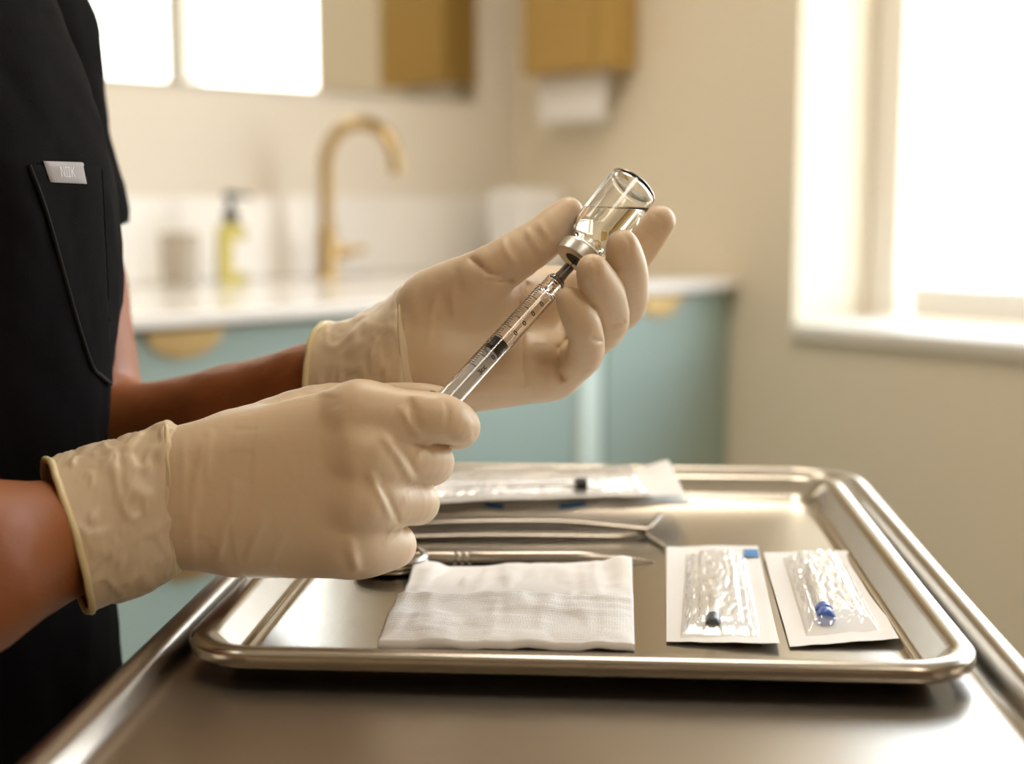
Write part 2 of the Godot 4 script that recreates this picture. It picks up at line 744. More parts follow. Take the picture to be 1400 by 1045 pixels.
func room() -> void:
	var T := 0.33
	var H := 2.6
	var L := 4.6
	var b := MB.new()
	b.box(Vector3(-L / 2 + 0.1, -0.05, L / 2 - 0.05), Vector3(L + 0.6, 0.1, L + 0.5))
	struct("floor", b, M.floor, ROOM)
	b = MB.new()
	b.box(Vector3(-L / 2 + 0.1, H + 0.05, L / 2 - 0.05), Vector3(L + 0.6, 0.1, L + 0.5))
	struct("ceiling", b, M.ceiling, ROOM)
	b = MB.new()
	b.box(Vector3(-L / 2 + 0.065, H / 2, -0.1), Vector3(L + 0.53, H, 0.2))
	struct("wall_left", b, M.wall_cream, ROOM)
	b = MB.new()
	var z0 := 0.74
	var z1 := 2.92
	var y0 := 0.853
	var y1 := 2.30
	b.box(Vector3(T / 2, H / 2, z0 / 2), Vector3(T, H, z0))
	b.box(Vector3(T / 2, H / 2, (z1 + L) / 2), Vector3(T, H, L - z1))
	b.box(Vector3(T / 2, y0 / 2, (z0 + z1) / 2), Vector3(T, y0, z1 - z0))
	b.box(Vector3(T / 2, (y1 + H) / 2, (z0 + z1) / 2), Vector3(T, H - y1, z1 - z0))
	struct("wall_right", b, M.wall, ROOM)
	b = MB.new()
	b.box(Vector3(-L / 2 + 0.065, H / 2, L + 0.1), Vector3(L + 0.53, H, 0.2))
	struct("wall_back", b, M.wall_tan, ROOM)
	b = MB.new()
	b.box(Vector3(-L - 0.1, H / 2, L / 2), Vector3(0.2, H, L))
	struct("wall_front", b, M.wall_tan, ROOM)
	# the window: frame, two casements with panes, sill
	var w := Node3D.new()
	w.name = "window_1"
	w.set_meta("kind", "structure")
	w.transform = ROOM * Transform3D(Basis(), Vector3(0.233, 0.882, z0))
	add_child(w)
	var fw := 0.062
	var wl := z1 - z0
	var wh := y1 - 0.882
	b = MB.new()
	for z in [fw / 2, 1.09, wl - fw / 2]:
		b.box(Vector3(0.035, wh / 2, z), Vector3(0.07, wh, 0.11 if z == 1.09 else fw), 0.004)
	for y in [fw / 2, wh - fw / 2]:
		for s in 2:
			b.box(Vector3(0.035, y, 0.576 if s == 0 else wl - 0.576), Vector3(0.066, fw, 0.97), 0.004)
	obj("window_frame", b, M.white_paint, w)
	for s in 2:
		b = MB.new()
		b.box(Vector3(0.035, wh / 2, 0.576 if s == 0 else wl - 0.576), Vector3(0.006, wh - 2 * fw, 0.97))
		obj("pane", b, M.pane, w)
	b = MB.new()
	b.box(Vector3(0.11, 0.868, (z0 + z1) / 2), Vector3(0.25, 0.028, wl - 0.004), 0.004)
	b.box(Vector3(-0.004, 0.868, (z0 + z1) / 2), Vector3(0.02, 0.028, wl - 0.002), 0.005)
	struct("trim_1", b, M.white_paint, ROOM)
	for p in [Vector3(-0.95, 2.59, 1.25), Vector3(-2.4, 2.59, 1.0), Vector3(-1.9, 2.59, 3.2)]:  # housings of the unseen panels, added for fill light
		var t := thing("added_ceiling_lamp", "added unseen square white ceiling light panel " + ("near the window corner" if p.x > -1.5 else "above the person" if p.z < 2 else "behind the trolley"), "added_lamp", ROOM * Transform3D(Basis(), p))
		b = MB.new()
		b.box(Vector3(0, 0, -0.305), Vector3(0.63, 0.02, 0.02), 0.003)
		b.box(Vector3(0, 0, 0.305), Vector3(0.63, 0.02, 0.02), 0.003)
		b.box(Vector3(-0.305, 0, 0), Vector3(0.02, 0.02, 0.59), 0.003)
		b.box(Vector3(0.305, 0, 0), Vector3(0.02, 0.02, 0.59), 0.003)
		obj("frame", b, M.white_paint, t)
		b = MB.new()
		b.box(Vector3(0, 0, 0), Vector3(0.59, 0.012, 0.59))
		obj("diffuser", b, M.added_lamp, t)


# brass half-moon pull: a half disc with a lip folded outwards along its straight top; origin in the middle of the top, at the drawer's face
func half_moon() -> MB:
	var b := MB.new()
	var w := 0.056
	var h := 0.036
	var rings := []
	for z in [0.0, 0.0, 0.004, 0.004]:
		var r := PackedVector3Array()
		for k in 17:
			var a := PI + PI * k / 16
			r.append(Vector3(w * cos(a), h * sin(a), z))
		rings.append(r)
	b.loft(rings)
	b.box(Vector3(0, 0.0015, 0.010), Vector3(2 * w, 0.003, 0.020), 0.001)
	return b


func kitchen() -> void:
	var Y := 0.957
	var b := MB.new()
	# cupboards under the worktop: [x0, x1, fronts as [y0, y1]]
	var moon := half_moon().mesh()
	var units := [
		[-0.345, -0.003, [[0.105, 0.932]], "teal cupboard with one door at the right end, against the window wall"],
		[-0.80, -0.415, [[0.105, 0.932]], "teal cupboard with one door, left of the pale gleam panel"],
		[-1.495, -0.805, [[0.105, 0.364], [0.37, 0.634], [0.64, 0.932]], "wide teal drawer unit with a brass pull on each drawer, behind the forearms"],
		[-2.19, -1.50, [[0.105, 0.932]], "teal cupboard behind the person in black"],
		[-3.19, -2.195, [[0.105, 0.932]], "teal cupboard farthest left along the sink wall"],
	]
	for u in units:
		var w: float = u[1] - u[0]
		var drawers: bool = u[2].size() > 1
		var t := thing("base_cabinet", u[3], "cabinet", ROOM * Transform3D(Basis(), Vector3((u[0] + u[1]) / 2, 0, 0)), "teal base cabinets")
		b = MB.new()
		b.box(Vector3(0, 0.518, 0.29), Vector3(w - 0.002, 0.834, 0.576), 0.001)
		b.box(Vector3(0, 0.052, 0.26), Vector3(w - 0.002, 0.1, 0.5))
		obj("body", b, M.teal_dark, t)
		for f in u[2]:
			b = MB.new()
			b.box(Vector3(0, (f[0] + f[1]) / 2, 0.589), Vector3(w - 0.006, f[1] - f[0], 0.02), 0.002)
			var d := obj("drawer" if drawers else "door", b, M.teal, t)
			obj("handle", moon, M.brass, d, Transform3D(Basis(), Vector3(-0.03 if u[1] > -0.01 else 0.0, f[1] - 0.001, 0.599)))
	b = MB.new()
	b.box(Vector3(0, 0.415, 0.0), Vector3(0.06, 0.825, 0.60), 0.006)  # made-up panel, its pale colour stands in for a gleam
	var gleam_part := obj("gleam_panel", b, M.mint, self, ROOM * Transform3D(Basis(), Vector3(-0.380, 0.105, 0.303)))
	tag(gleam_part, "narrow pale mint panel made up for a bright gleam between two teal cupboards", "panel")
	b = MB.new()
	b.box(Vector3(-1.6, 0, 0.31), Vector3(3.19, 0.02, 0.62), 0.004)
	tag(obj("worktop", b, M.quartz, self, ROOM * Transform3D(Basis(), Vector3(0, Y - 0.010, 0.001))), "long white worktop over the teal cupboards", "worktop")
	b = MB.new()
	b.box(Vector3(-1.6, 0.0, 0.01), Vector3(3.19, 0.15, 0.018), 0.003)
	tag(obj("splashback", b, M.quartz, self, ROOM * Transform3D(Basis(), Vector3(0, Y + 0.0755, 0.001))), "low white splashback along the wall behind the tap", "splashback")
	# mirror
	var t := thing("wall_mirror", "wide frameless wall mirror above the worktop, showing the window", "mirror", ROOM * Transform3D(Basis(), Vector3(-1.26, 1.305, 0.001)))
	b = MB.new()
	b.box(Vector3(0, 0.5, 0.007), Vector3(2.3, 1.0, 0.004), 0.001)
	obj("mirror_glass", b, M.mirror, t)
	b = MB.new()
	b.box(Vector3(0, 0.5, 0.0025), Vector3(2.28, 0.98, 0.004))
	obj("backing", b, M.dark_rubber, t)
	# towel dispenser on the window wall, paper hanging from it
	t = thing("towel_dispenser", "gold paper towel dispenser on the window wall, near the corner", "dispenser", ROOM * Transform3D(Basis(), Vector3(-0.001, 1.35, 0.225)))
	b = MB.new()
	b.box(Vector3(-0.046, 0.19, 0.018), Vector3(0.09, 0.38, 0.24), 0.006)
	obj("body", b, M.gold, t)
	b = MB.new()
	b.box(Vector3(-0.093, 0.19, 0.008), Vector3(0.004, 0.37, 0.20), 0.0015)
	obj("cover", b, M.gold, t)
	b = MB.new()
	b.sheet(8, 8, func(u, v): return Vector3(-0.048 - 0.012 * sin(v * 2.2) + 0.002 * sin(u * 7), 0.106 - 0.095 * v, 0.022 + (u - 0.5) * 0.185), func(u, v): return Vector3(-0.050 - 0.012 * sin(v * 2.2) + 0.002 * sin(u * 7), 0.106 - 0.095 * v, 0.022 + (u - 0.5) * 0.185))
	tag(obj("paper_towel", b, M.paper, self, ROOM * Transform3D(Basis(), Vector3(0, 1.243, 0.215))), "white paper towel hanging out of the gold dispenser", "paper towel")
	# white box in the corner
	t = thing("tissue_box", "white upright box on the worktop in the corner", "box", ROOM * Transform3D(Basis(), Vector3(-0.10, Y, 0.15)))
	b = MB.new()
	b.box(Vector3(0, 0.082, 0), Vector3(0.13, 0.163, 0.11), 0.012)
	obj("body", b, M.white_plastic, t)
	b = MB.new()
	b.box(Vector3(0, 0.165, 0), Vector3(0.09, 0.004, 0.05), 0.001)
	obj("lid", b, M.white_plastic, t)
	# tap
	t = thing("tap", "brass swan-neck tap standing on the white worktop", "tap", ROOM * Transform3D(Basis(), Vector3(-0.56, Y, 0.10)))
	b = MB.new()
	b.lathe([Vector2(0.025, 0), Vector2(0.026, 0.004), Vector2(0.019, 0.007), Vector2(0.018, 0.09), Vector2(0.0165, 0.094), Vector2(0.012, 0.095)], 28)
	obj("base", b, M.brass, t)
	b = MB.new()
	var pts := [Vector3(0, 0.09, 0), Vector3(0, 0.15, 0), Vector3(0, 0.205, 0)]
	for k in range(1, 17):
		var a := PI * k / 16.0 * 0.94
		pts.append(Vector3(0.3 * 0.075 * (1 - cos(a)), 0.205 + 0.075 * sin(a), 0.075 * (1 - cos(a))))
	pts.append(pts[-1] + Vector3(0, -0.03, 0.004))
	b.tube(pts, [0.0125], 18)
	obj("spout", b, M.brass, t)
	b = MB.new()
	b.tube([Vector3(0.012, 0.047, 0), Vector3(0.035, 0.047, 0.012)], [0.014], 18)
	b.tube([Vector3(0.033, 0.047, 0.011), Vector3(0.058, 0.052, 0.026), Vector3(0.066, 0.053, 0.030)], [0.007, 0.006, 0.0055], 14)
	obj("lever", b, M.brass, t)
	# soap bottle
	t = thing("soap_bottle", "yellow soap bottle with a black pump, left of the brass tap", "bottle", ROOM * Transform3D(Basis(), Vector3(-0.776, Y, 0.12)))
	b = MB.new()
	b.lathe([Vector2(0.022, 0), Vector2(0.026, 0.003), Vector2(0.026, 0.085), Vector2(0.022, 0.098), Vector2(0.012, 0.106), Vector2(0.011, 0.114)], 28)
	obj("bottle", b, M.soap, t)
	b = MB.new()
	b.lathe([Vector2(0.0125, 0.110), Vector2(0.0125, 0.126), Vector2(0.005, 0.128), Vector2(0.005, 0.145), Vector2(0.012, 0.146), Vector2(0.012, 0.155), Vector2(0.010, 0.158)], 20)
	b.tube([Vector3(0, 0.151, 0), Vector3(0.02, 0.151, 0.02), Vector3(0.027, 0.146, 0.027)], [0.004, 0.004, 0.003], 10)
	obj("pump", b, M.black_rubber, t)
	b = MB.new()
	var rings := []
	for y in [0.02, 0.075]:
		var r := PackedVector3Array()
		for k in 13:
			var a := -0.5 + 1.6 * k / 12
			r.append(Vector3(0.0263 * sin(a), y, 0.0263 * cos(a)))
		rings.append(r)
	b.loft(rings, false, false, false)
	obj("label", b, M.paper, t)
	t = thing("tumbler", "smoky glass tumbler on the worktop beside the soap bottle", "glass", ROOM * Transform3D(Basis(), Vector3(-0.895, Y, 0.15)))
	b = MB.new()
	b.lathe([Vector2(0.026, 0), Vector2(0.029, 0.002), Vector2(0.033, 0.088), Vector2(0.031, 0.089), Vector2(0.028, 0.006), Vector2(0.02, 0.005)], 28)
	obj("cup", b, M.tumbler, t)


func rim_loft(hx: float, hz: float, r: float, profile: Array) -> MB:
	var rings := []
	for p in profile:
		rings.append(round_rect(hx - p[0], hz - p[0], maxf(r - p[0], 0.006), p[1], 10))
	var b := MB.new()
	b.loft(rings)
	return b


func trolley() -> void:
	var t := thing("trolley", "stainless steel trolley with a raised rolled rim, under the tray", "trolley", Transform3D(Basis(), Vector3(-0.013, 0, -0.706)))
	obj("top", rim_loft(0.191, 0.306, 0.050, [[0.020, 0.888], [0.004, 0.880], [0.004, 0.868], [0.0, 0.868], [0.0, 0.868], [0.0, 0.906], [0.0012, 0.9095], [0.004, 0.9118], [0.0075, 0.9123], [0.0105, 0.9112], [0.0125, 0.909], [0.0155, 0.9035], [0.018, 0.901], [0.021, 0.9001], [0.024, 0.900]]), M.steel_top, t)
	for sx in [-1, 1]:
		for sz in [-1, 1]:
			var b := MB.new()
			b.tube([Vector3(sx * 0.165, 0.08, sz * 0.275), Vector3(sx * 0.165, 0.884, sz * 0.275)], [0.0125], 16)
			var leg := obj("leg", b, M.steel_tool, t)
			b = MB.new()
			b.tube([Vector3(sx * 0.165 - 0.011, 0.04, sz * 0.275), Vector3(sx * 0.165 + 0.011, 0.04, sz * 0.275)], [0.04], 24)
			b.box(Vector3(sx * 0.165, 0.075, sz * 0.275), Vector3(0.034, 0.02, 0.03), 0.003)
			obj("castor", b, M.black_rubber, leg)
	var s := rim_loft(0.18, 0.29, 0.03, [[0.01, 0.30], [0.0, 0.30], [0.0, 0.30], [0.0, 0.318], [0.003, 0.32], [0.007, 0.318], [0.012, 0.304], [0.016, 0.304]])
	obj("shelf", s, M.steel_top, t)
	# the tray
	t = thing("instrument_tray", "shallow stainless steel tray with rounded corners on the trolley", "tray", Transform3D(Basis(), Vector3(-0.0137, 0.9, -0.765)))
	obj("pan", rim_loft(0.1708, 0.202, 0.034, [[0.024, 0.0004], [0.021, 0.0006], [0.011, 0.0098], [0.006, 0.0086], [0.0025, 0.0068], [0.0008, 0.0070], [0.0, 0.0085], [0.0, 0.0118], [0.0006, 0.0134], [0.0025, 0.0146], [0.0055, 0.0150], [0.0085, 0.0146], [0.0105, 0.0134], [0.012, 0.0118], [0.0195, 0.0046], [0.021, 0.0038], [0.0225, 0.0038], [0.0235, 0.0034], [0.0245, 0.0022], [0.027, 0.0019], [0.030, 0.0019]]), M.steel, t)


# a thin sheet over the four corners (far left, far right, near right, near left), raised by lift(u, v); returned in world places
func over(q: Array, nu: int, nv: int, thick: float, lift: Callable) -> MB:
	var b := MB.new()
	var at := func(u: float, v: float) -> Vector3:
		return q[0].lerp(q[1], u).lerp(q[3].lerp(q[2], u), v)
	b.sheet(nu, nv, func(u, v): return at.call(u, v) + Vector3.UP * (lift.call(u, v) + thick), func(u, v): return at.call(u, v) + Vector3.UP * lift.call(u, v))
	return b


func centre(q: Array) -> Vector3:
	return (q[0] + q[1] + q[2] + q[3]) / 4


func at_base(t: Node3D) -> Transform3D:
	return t.transform.affine_inverse()


func tray_things() -> void:
	var Y := 0.9021
	var n := noise(21, 28.0, 3)
	# gauze: a folded square; the near half has one more fold and is thicker
	var q := [Vector3(-0.1051, 0.9021, -0.7423), Vector3(0.0131, 0.9021, -0.7536), Vector3(0.0124, 0.9021, -0.615), Vector3(-0.1022, 0.9021, -0.6091)]
	var t := thing("gauze_pad", "folded white gauze pad lying in the front of the tray", "gauze", Transform3D(Basis(), centre(q)))
	var wave := func(u: float, v: float) -> float:
		return 0.0016 * n.get_noise_2d(u * 0.12, v * 0.02 + 3.0) + 0.0012 * n.get_noise_2d(u * 0.05 + 7.0, v * 0.10)
	var g: StandardMaterial3D = M.gauze.duplicate()
	var weave := Image.create(256, 256, false, Image.FORMAT_L8)
	for y in 256:
		for x in 256:
			var c := absf(sin(x * PI / 8.0)) * 0.5 + absf(sin(y * PI / 8.0)) * 0.5 + 0.15 * sin(y * PI / 16.0)
			weave.set_pixel(x, y, Color(c, c, c))
	g.heightmap_enabled = true
	g.heightmap_texture = ImageTexture.create_from_image(weave)
	g.heightmap_scale = 0.025
	g.uv1_scale = Vector3(5, 4, 1)
	var b := over(q, 80, 50, 0.0022, func(u, v): return 0.0002 + maxf(0.0, 0.0035 * smoothstep(0.75, 1.0, u) * smoothstep(0.35, 0.0, v) + 0.0022 * smoothstep(0.25, 0.0, v) * (0.6 + 0.6 * sin(u * 13.0 + 1.0)) + 1.5 * wave.call(u, v)))
	obj("ply", b, g, t, at_base(t))
	var q2 := [Vector3(-0.1054, 0.9043, -0.6862), Vector3(0.0129, 0.9043, -0.6905), Vector3(0.0123, 0.9043, -0.6114), Vector3(-0.1034, 0.9043, -0.6085)]
	b = over(q2, 90, 50, 0.0030, func(u, v):
		var e := minf(minf(u, 1.0 - u) * 14.0, minf(v, 1.0 - v) * 6.0)
		return 0.0003 + maxf(-0.0002, 1.3 * wave.call(u + 0.3, v) + 0.0014 * exp(-pow((v - 0.10 - 0.05 * sin(u * 8.0)) / 0.07, 2)) + 0.0020 * exp(-pow((v - 0.45 - 0.08 * sin(u * 6.0 + 1.0)) / 0.14, 2)) * (0.55 + 0.45 * sin(u * 9.0 + 2.0))) - 0.0019 * pow(clampf(1.0 - e, 0.0, 1.0), 2.0))
	obj("ply", b, g, t, at_base(t))
	packets()
	instruments()


# a clear crinkled blister over the middle of a packet; corners as for over()
func blister(q: Array, seed_: int, high: float) -> MB:
	var n := noise(seed_, 26.0, 2)
	return over(q, 70, 100, 0.00025, func(u, v):
		var e := minf(minf(u, 1.0 - u) * 7.0, minf(v, 1.0 - v) * 12.0)
		var d := smoothstep(0.0, 1.0, e)
		var rib := smoothstep(0.30, 0.24, absf(u - 0.5)) * smoothstep(0.44, 0.40, absf(v - 0.48))
		return 0.0006 + d * high * (0.62 + 0.38 * rib) + d * (0.0012 * absf(n.get_noise_2d(u * 0.14, v * 0.16)) + 0.00012 * n.get_noise_2d(u * 0.6 + 4.0, v * 0.9)))


func packets() -> void:
	var n := noise(31, 20.0, 2)
	var one := [Vector3(0.0335, 0.9021, -0.7971), Vector3(0.0865, 0.9021, -0.8042), Vector3(0.0775, 0.9021, -0.6196), Vector3(0.0269, 0.9021, -0.6255)]
	var t := thing("needle_packet", "white paper packet with a blue corner square and clear blister, beside the gauze", "packet", Transform3D(Basis(), centre(one)), "needle packets in the tray")
	var lift := func(u: float, v: float) -> float:
		return 0.0002 + 0.0006 * (1.0 + n.get_noise_2d(u * 0.1, v * 0.1)) + 0.0018 * pow(v, 8.0) * u + 0.0012 * pow(1.0 - v, 6.0)
	obj("backing_paper", over(one, 24, 30, 0.0003, lift), M.paper, t, at_base(t))
	var sq := [Vector3(0.0772, 0.9041, -0.7948), Vector3(0.0856, 0.9041, -0.7957), Vector3(0.0846, 0.9041, -0.7779), Vector3(0.0764, 0.9041, -0.7773)]
	obj("blue_square", over(sq, 2, 2, 0.00012, func(u, v): return 0.0), M.blue, t, at_base(t))
	obj("blister", blister([Vector3(0.0441, 0.9028, -0.7833), Vector3(0.0772, 0.9028, -0.7856), Vector3(0.0707, 0.9028, -0.6296), Vector3(0.0334, 0.9028, -0.6302)], 5, 0.0055), M.film, t, at_base(t))
	var two := [Vector3(0.0881, 0.9021, -0.7875), Vector3(0.1405, 0.9021, -0.7978), Vector3(0.1325, 0.9021, -0.6307), Vector3(0.0823, 0.9021, -0.622)]
	t = thing("needle_packet", "white paper packet with clear blister beside the right rim of the tray", "packet", Transform3D(Basis(), centre(two)), "needle packets in the tray")
	obj("backing_paper", over(two, 24, 30, 0.0003, lift), M.paper, t, at_base(t))
	obj("blister", blister([Vector3(0.0979, 0.9028, -0.7806), Vector3(0.1315, 0.9028, -0.7878), Vector3(0.1277, 0.9028, -0.6456), Vector3(0.0914, 0.9028, -0.6365)], 9, 0.0065), M.film, t, at_base(t))
	# what is sealed in them
	var a: Vector3 = Vector3(0.0494, 0.9065, -0.6441)
	var z: Vector3 = Vector3(0.0602, 0.9065, -0.7466)
	t = thing("capped_needle", "capped needle with a dark grey hub, inside the packet with the blue square", "needle", frame(a, z - a, Vector3.UP))
	var l := (z - a).length()
	var b := MB.new()
	b.lathe([Vector2(0.0028, -0.004), Vector2(0.0036, -0.003), Vector2(0.0038, 0.006), Vector2(0.003, 0.008)], 20)
	obj("hub", b, M.grey_cap, t)
	b = MB.new()
	b.lathe([Vector2(0.0030, 0.008), Vector2(0.0033, 0.0085), Vector2(0.0026, l * 0.8), Vector2(0.0018, l)], 20)
	obj("cap", b, M.white_plastic, t)
	a = Vector3(0.1032, 0.9068, -0.6538)
	z = Vector3(0.1091, 0.9068, -0.7535)
	t = thing("capped_needle", "capped needle with a blue hub, inside the packet at the right rim", "needle", frame(a, z - a, Vector3.UP))
	l = (z - a).length()
	b = MB.new()
	b.lathe([Vector2(0.0034, -0.001), Vector2(0.0044, 0.0), Vector2(0.0044, 0.005), Vector2(0.0032, 0.0056), Vector2(0.0032, 0.008), Vector2(0.0044, 0.0086), Vector2(0.0044, 0.014), Vector2(0.0034, 0.0146)], 20)
	obj("hub", b, M.blue_plastic, t)
	b = MB.new()
	b.lathe([Vector2(0.0034, 0.0147), Vector2(0.0038, 0.015), Vector2(0.0028, l * 0.85), Vector2(0.0020, l)], 20)
	obj("cap", b, M.white_plastic, t)
	# the pouches at the back
	var low := [Vector3(-0.1322, 0.912, -0.9135), Vector3(0.0421, 0.912, -0.9353), Vector3(0.0511, 0.912, -0.8681), Vector3(-0.13, 0.912, -0.8349)]
	t = thing("syringe_pouch", "white sealed pouch at the back of the tray, lower one, lying on the forceps", "pouch", Transform3D(Basis(), centre(low)), "sealed pouches at the back")
	obj("backing_paper", over(low, 60, 24, 0.0004, func(u, v): return 0.0016 * n.get_noise_2d(u * 0.16, v * 0.05) + 0.002 * smoothstep(0.8, 1.0, u)), M.paper, t, at_base(t))
	b = over(low, 60, 24, 0.0003, func(u, v): return 0.0008 + 0.0016 * n.get_noise_2d(u * 0.16, v * 0.05) + 0.002 * smoothstep(0.8, 1.0, u) + 0.0055 * smoothstep(0, 0.3, minf(v, 1 - v)) * smoothstep(0.0, 0.12, 0.93 - u) + 0.0008 * n.get_noise_2d(u * 0.8, v * 0.3))
	obj("film", b, M.paper, t, at_base(t))
	for k in [[0.30, 0.36], [0.55, 0.64]]:
		var u0: float = k[0]
		var u1: float = k[1]
		b = MB.new()
		var edge := func(u, v): return low[3].lerp(low[2], lerpf(u0, u1, u)) + Vector3(0, 0.0022 + 0.0016 * n.get_noise_2d(lerpf(u0, u1, u) * 0.16, 0.05) + v * 0.0016, -0.0010 - 0.004 * v)
		b.sheet(6, 2, func(u, v): return edge.call(u, v) + Vector3(0, 0.0004, 0.0004), edge)
		obj("blue_print", b, M.blue, t, at_base(t))
	var top := [Vector3(-0.1314, 0.9205, -0.9082), Vector3(0.0401, 0.9205, -0.9377), Vector3(0.0473, 0.9205, -0.8673), Vector3(-0.1263, 0.9205, -0.8255)]
	t = thing("syringe_pouch", "clear sealed pouch at the back of the tray, upper one, holding a syringe", "pouch", Transform3D(Basis(), centre(top)), "sealed pouches at the back")
	obj("backing_paper", over(top, 60, 24, 0.0003, func(u, v): return 0.0012 * n.get_noise_2d(u * 0.14 + 2, v * 0.05) + 0.008 * smoothstep(0.82, 1.0, u) * (1 - v)), M.paper, t, at_base(t))
	b = over([top[0].lerp(top[1], 0.0), top[0].lerp(top[1], 0.87), top[3].lerp(top[2], 0.87), top[3]], 80, 30, 0.00025, func(u, v): return 0.0006 + 0.0080 * smoothstep(0, 0.3, minf(v, 1 - v)) * smoothstep(0.0, 0.05, minf(u, 1 - u)) + 0.0012 * absf(n.get_noise_2d(u * 1.2 + 2, v * 0.4)) + 0.0012 * n.get_noise_2d(u * 0.14 + 2, v * 0.05))
	obj("film", b, M.film, t, at_base(t))
	a = Vector3(-0.1088, 0.9255, -0.8458)
	z = Vector3(0.0027, 0.9255, -0.8692)
	t = thing("packed_syringe", "syringe with a black seal inside the upper pouch at the back", "syringe", frame(a, z - a, Vector3.UP))
	l = (z - a).length()
	b = MB.new()
	b.lathe([Vector2(0.0048, 0), Vector2(0.0048, l * 0.93), Vector2(0.0018, l * 0.95), Vector2(0.0014, l)], 20)
	obj("barrel", b, pane(Color(0.93, 0.94, 0.96), 0.22, 0.1), t)
	b = MB.new()
	b.lathe([Vector2(0.0040, l * 0.785), Vector2(0.0050, l * 0.79), Vector2(0.0050, l * 0.848), Vector2(0.0040, l * 0.852)], 20)
	obj("seal", b, M.black_rubber, t)
	b = MB.new()
	b.lathe([Vector2(0.0018, -0.01), Vector2(0.0018, l * 0.80)], 12)
	obj("plunger", b, M.white_plastic, t)


func instruments() -> void:
	# probe with a knurled grip
	var a: Vector3 = Vector3(-0.1099, 0.9056, -0.7569)
	var z: Vector3 = Vector3(0.0268, 0.905, -0.7703)
	var l := (z - a).length()
	var t := thing("metal_probe", "slim steel probe with a knurled grip and fine point, behind the gauze", "probe", frame(a, z - a, Vector3.UP))
	var R := 0.0035
	var b := MB.new()
	var prof := [Vector2(R * 0.8, 0.0), Vector2(R, 0.001)]
	for c in [0.175, 0.205, 0.235]:
		prof.append_array([Vector2(R, l * c), Vector2(R * 0.8, l * c + 0.0006), Vector2(R * 0.8, l * c + 0.0014), Vector2(R, l * c + 0.002)])
	prof.append_array([Vector2(R, l * 0.335), Vector2(R, l * 0.335)])
	b.lathe(prof, 24)
	obj("handle", b, M.steel_tool, t)
	b = MB.new()
	var rings := []
	for i in 90:
		var y := lerpf(l * 0.336, l * 0.69, i / 89.0)
		var r := PackedVector3Array()
		for k in 36:
			var an := TAU * k / 36
			var kn := 0.00018 * (1.0 if (i + k) % 2 == 0 else -1.0)
			r.append(Vector3((R + kn) * cos(an), y, (R + kn) * sin(an)))
		rings.append(r)
	b.loft(rings)
	obj("knurled_grip", b, M.steel_tool, t)
	b = MB.new()
	var pts := []
	var rad := []
	for i in 24:
		var f := i / 23.0
		pts.append(Vector3(0, lerpf(l * 0.69, l, f), -0.001 * f - 0.0025 * pow(f, 6)))
		rad.append(lerpf(R * 0.97, 0.0014, smoothstep(0.0, 0.55, f)) if f < 0.55 else lerpf(0.0014, 0.0003, (f - 0.55) / 0.45))
	b.tube(pts, rad, 18)
	obj("point", b, M.steel_tool, t)
	# round ridged dish
	t = thing("steel_dish", "small round ridged steel dish partly hidden under the gloved hand", "dish", Transform3D(Basis(), Vector3(-0.1192, 0.9021, -0.7475)))
	b = MB.new()
	prof = [Vector2(0.0165, 0), Vector2(0.0185, 0.0008)]
	for k in 3:
		var y := 0.001 + k * 0.0024
		prof.append_array([Vector2(0.0195, y), Vector2(0.0208, y + 0.0006), Vector2(0.0208, y + 0.0015), Vector2(0.0195, y + 0.0021)])
	prof.append_array([Vector2(0.0198, 0.0085), Vector2(0.0185, 0.0088), Vector2(0.0178, 0.0080), Vector2(0.0165, 0.003), Vector2(0.014, 0.0025)])
	b.lathe(prof, 64)
	obj("bowl", b, M.steel_tool, t)
	# forceps: two sprung blades that meet in a flat bent tip
	var low := [Vector3(-0.1268, 0.904, -0.8135), Vector3(-0.0835, 0.9045, -0.8182), Vector3(-0.0311, 0.9045, -0.82), Vector3(0.008, 0.904, -0.823), Vector3(0.0231, 0.904, -0.8352)]
	var up := [Vector3(-0.1281, 0.9095, -0.8223), Vector3(-0.0843, 0.911, -0.8267), Vector3(-0.0317, 0.91, -0.8347), Vector3(0.0037, 0.908, -0.8322), Vector3(0.0229, 0.9065, -0.8304)]
	t = thing("forceps", "steel forceps with two long blades under the pouches at the back", "forceps", Transform3D(Basis(), low[2] + Vector3(0, -0.002, 0)))
	for s in [low, up]:
		var c := spline(s, 8)
		rings = []
		for i in c.size():
			var f: float = float(i) / (c.size() - 1)
			var w := 0.0055 * (1.0 - 0.55 * f)
			rings.append(PackedVector3Array([c[i] + Vector3(0, 0.0011, -w), c[i] + Vector3(0, 0.0016, 0), c[i] + Vector3(0, 0.0011, w), c[i] + Vector3(0, 0, w + 0.0006), c[i] + Vector3(0, -0.0011, w), c[i] + Vector3(0, -0.0011, -w), c[i] + Vector3(0, 0, -w - 0.0006)]))
		b = MB.new()
		b.loft(rings)
		obj("blade", b, M.steel_tool, t, at_base(t))
	var tip := [Vector3(0.0195, 0.905, -0.8307), Vector3(0.0257, 0.908, -0.8356), Vector3(0.0322, 0.912, -0.8483)]
	b = MB.new()
	rings = []
	for i in 3:
		var w: float = [0.003, 0.0045, 0.0035][i]
		rings.append(PackedVector3Array([tip[i] + Vector3(-0.0008, 0.0006, -w), tip[i] + Vector3(-0.0008, 0.0006, w), tip[i] + Vector3(0.0008, -0.0006, w), tip[i] + Vector3(0.0008, -0.0006, -w)]))
	b.loft(rings)
	obj("tip", b, M.steel_tool, t, at_base(t))
	b = MB.new()
	b.tube([Vector3(0.0212, 0.904, -0.8313), Vector3(0.0313, 0.9035, -0.8051), Vector3(0.0331, 0.9033, -0.7974)], [0.0018, 0.0015, 0.0008], 10)
	obj("point", b, M.steel_tool, t, at_base(t))


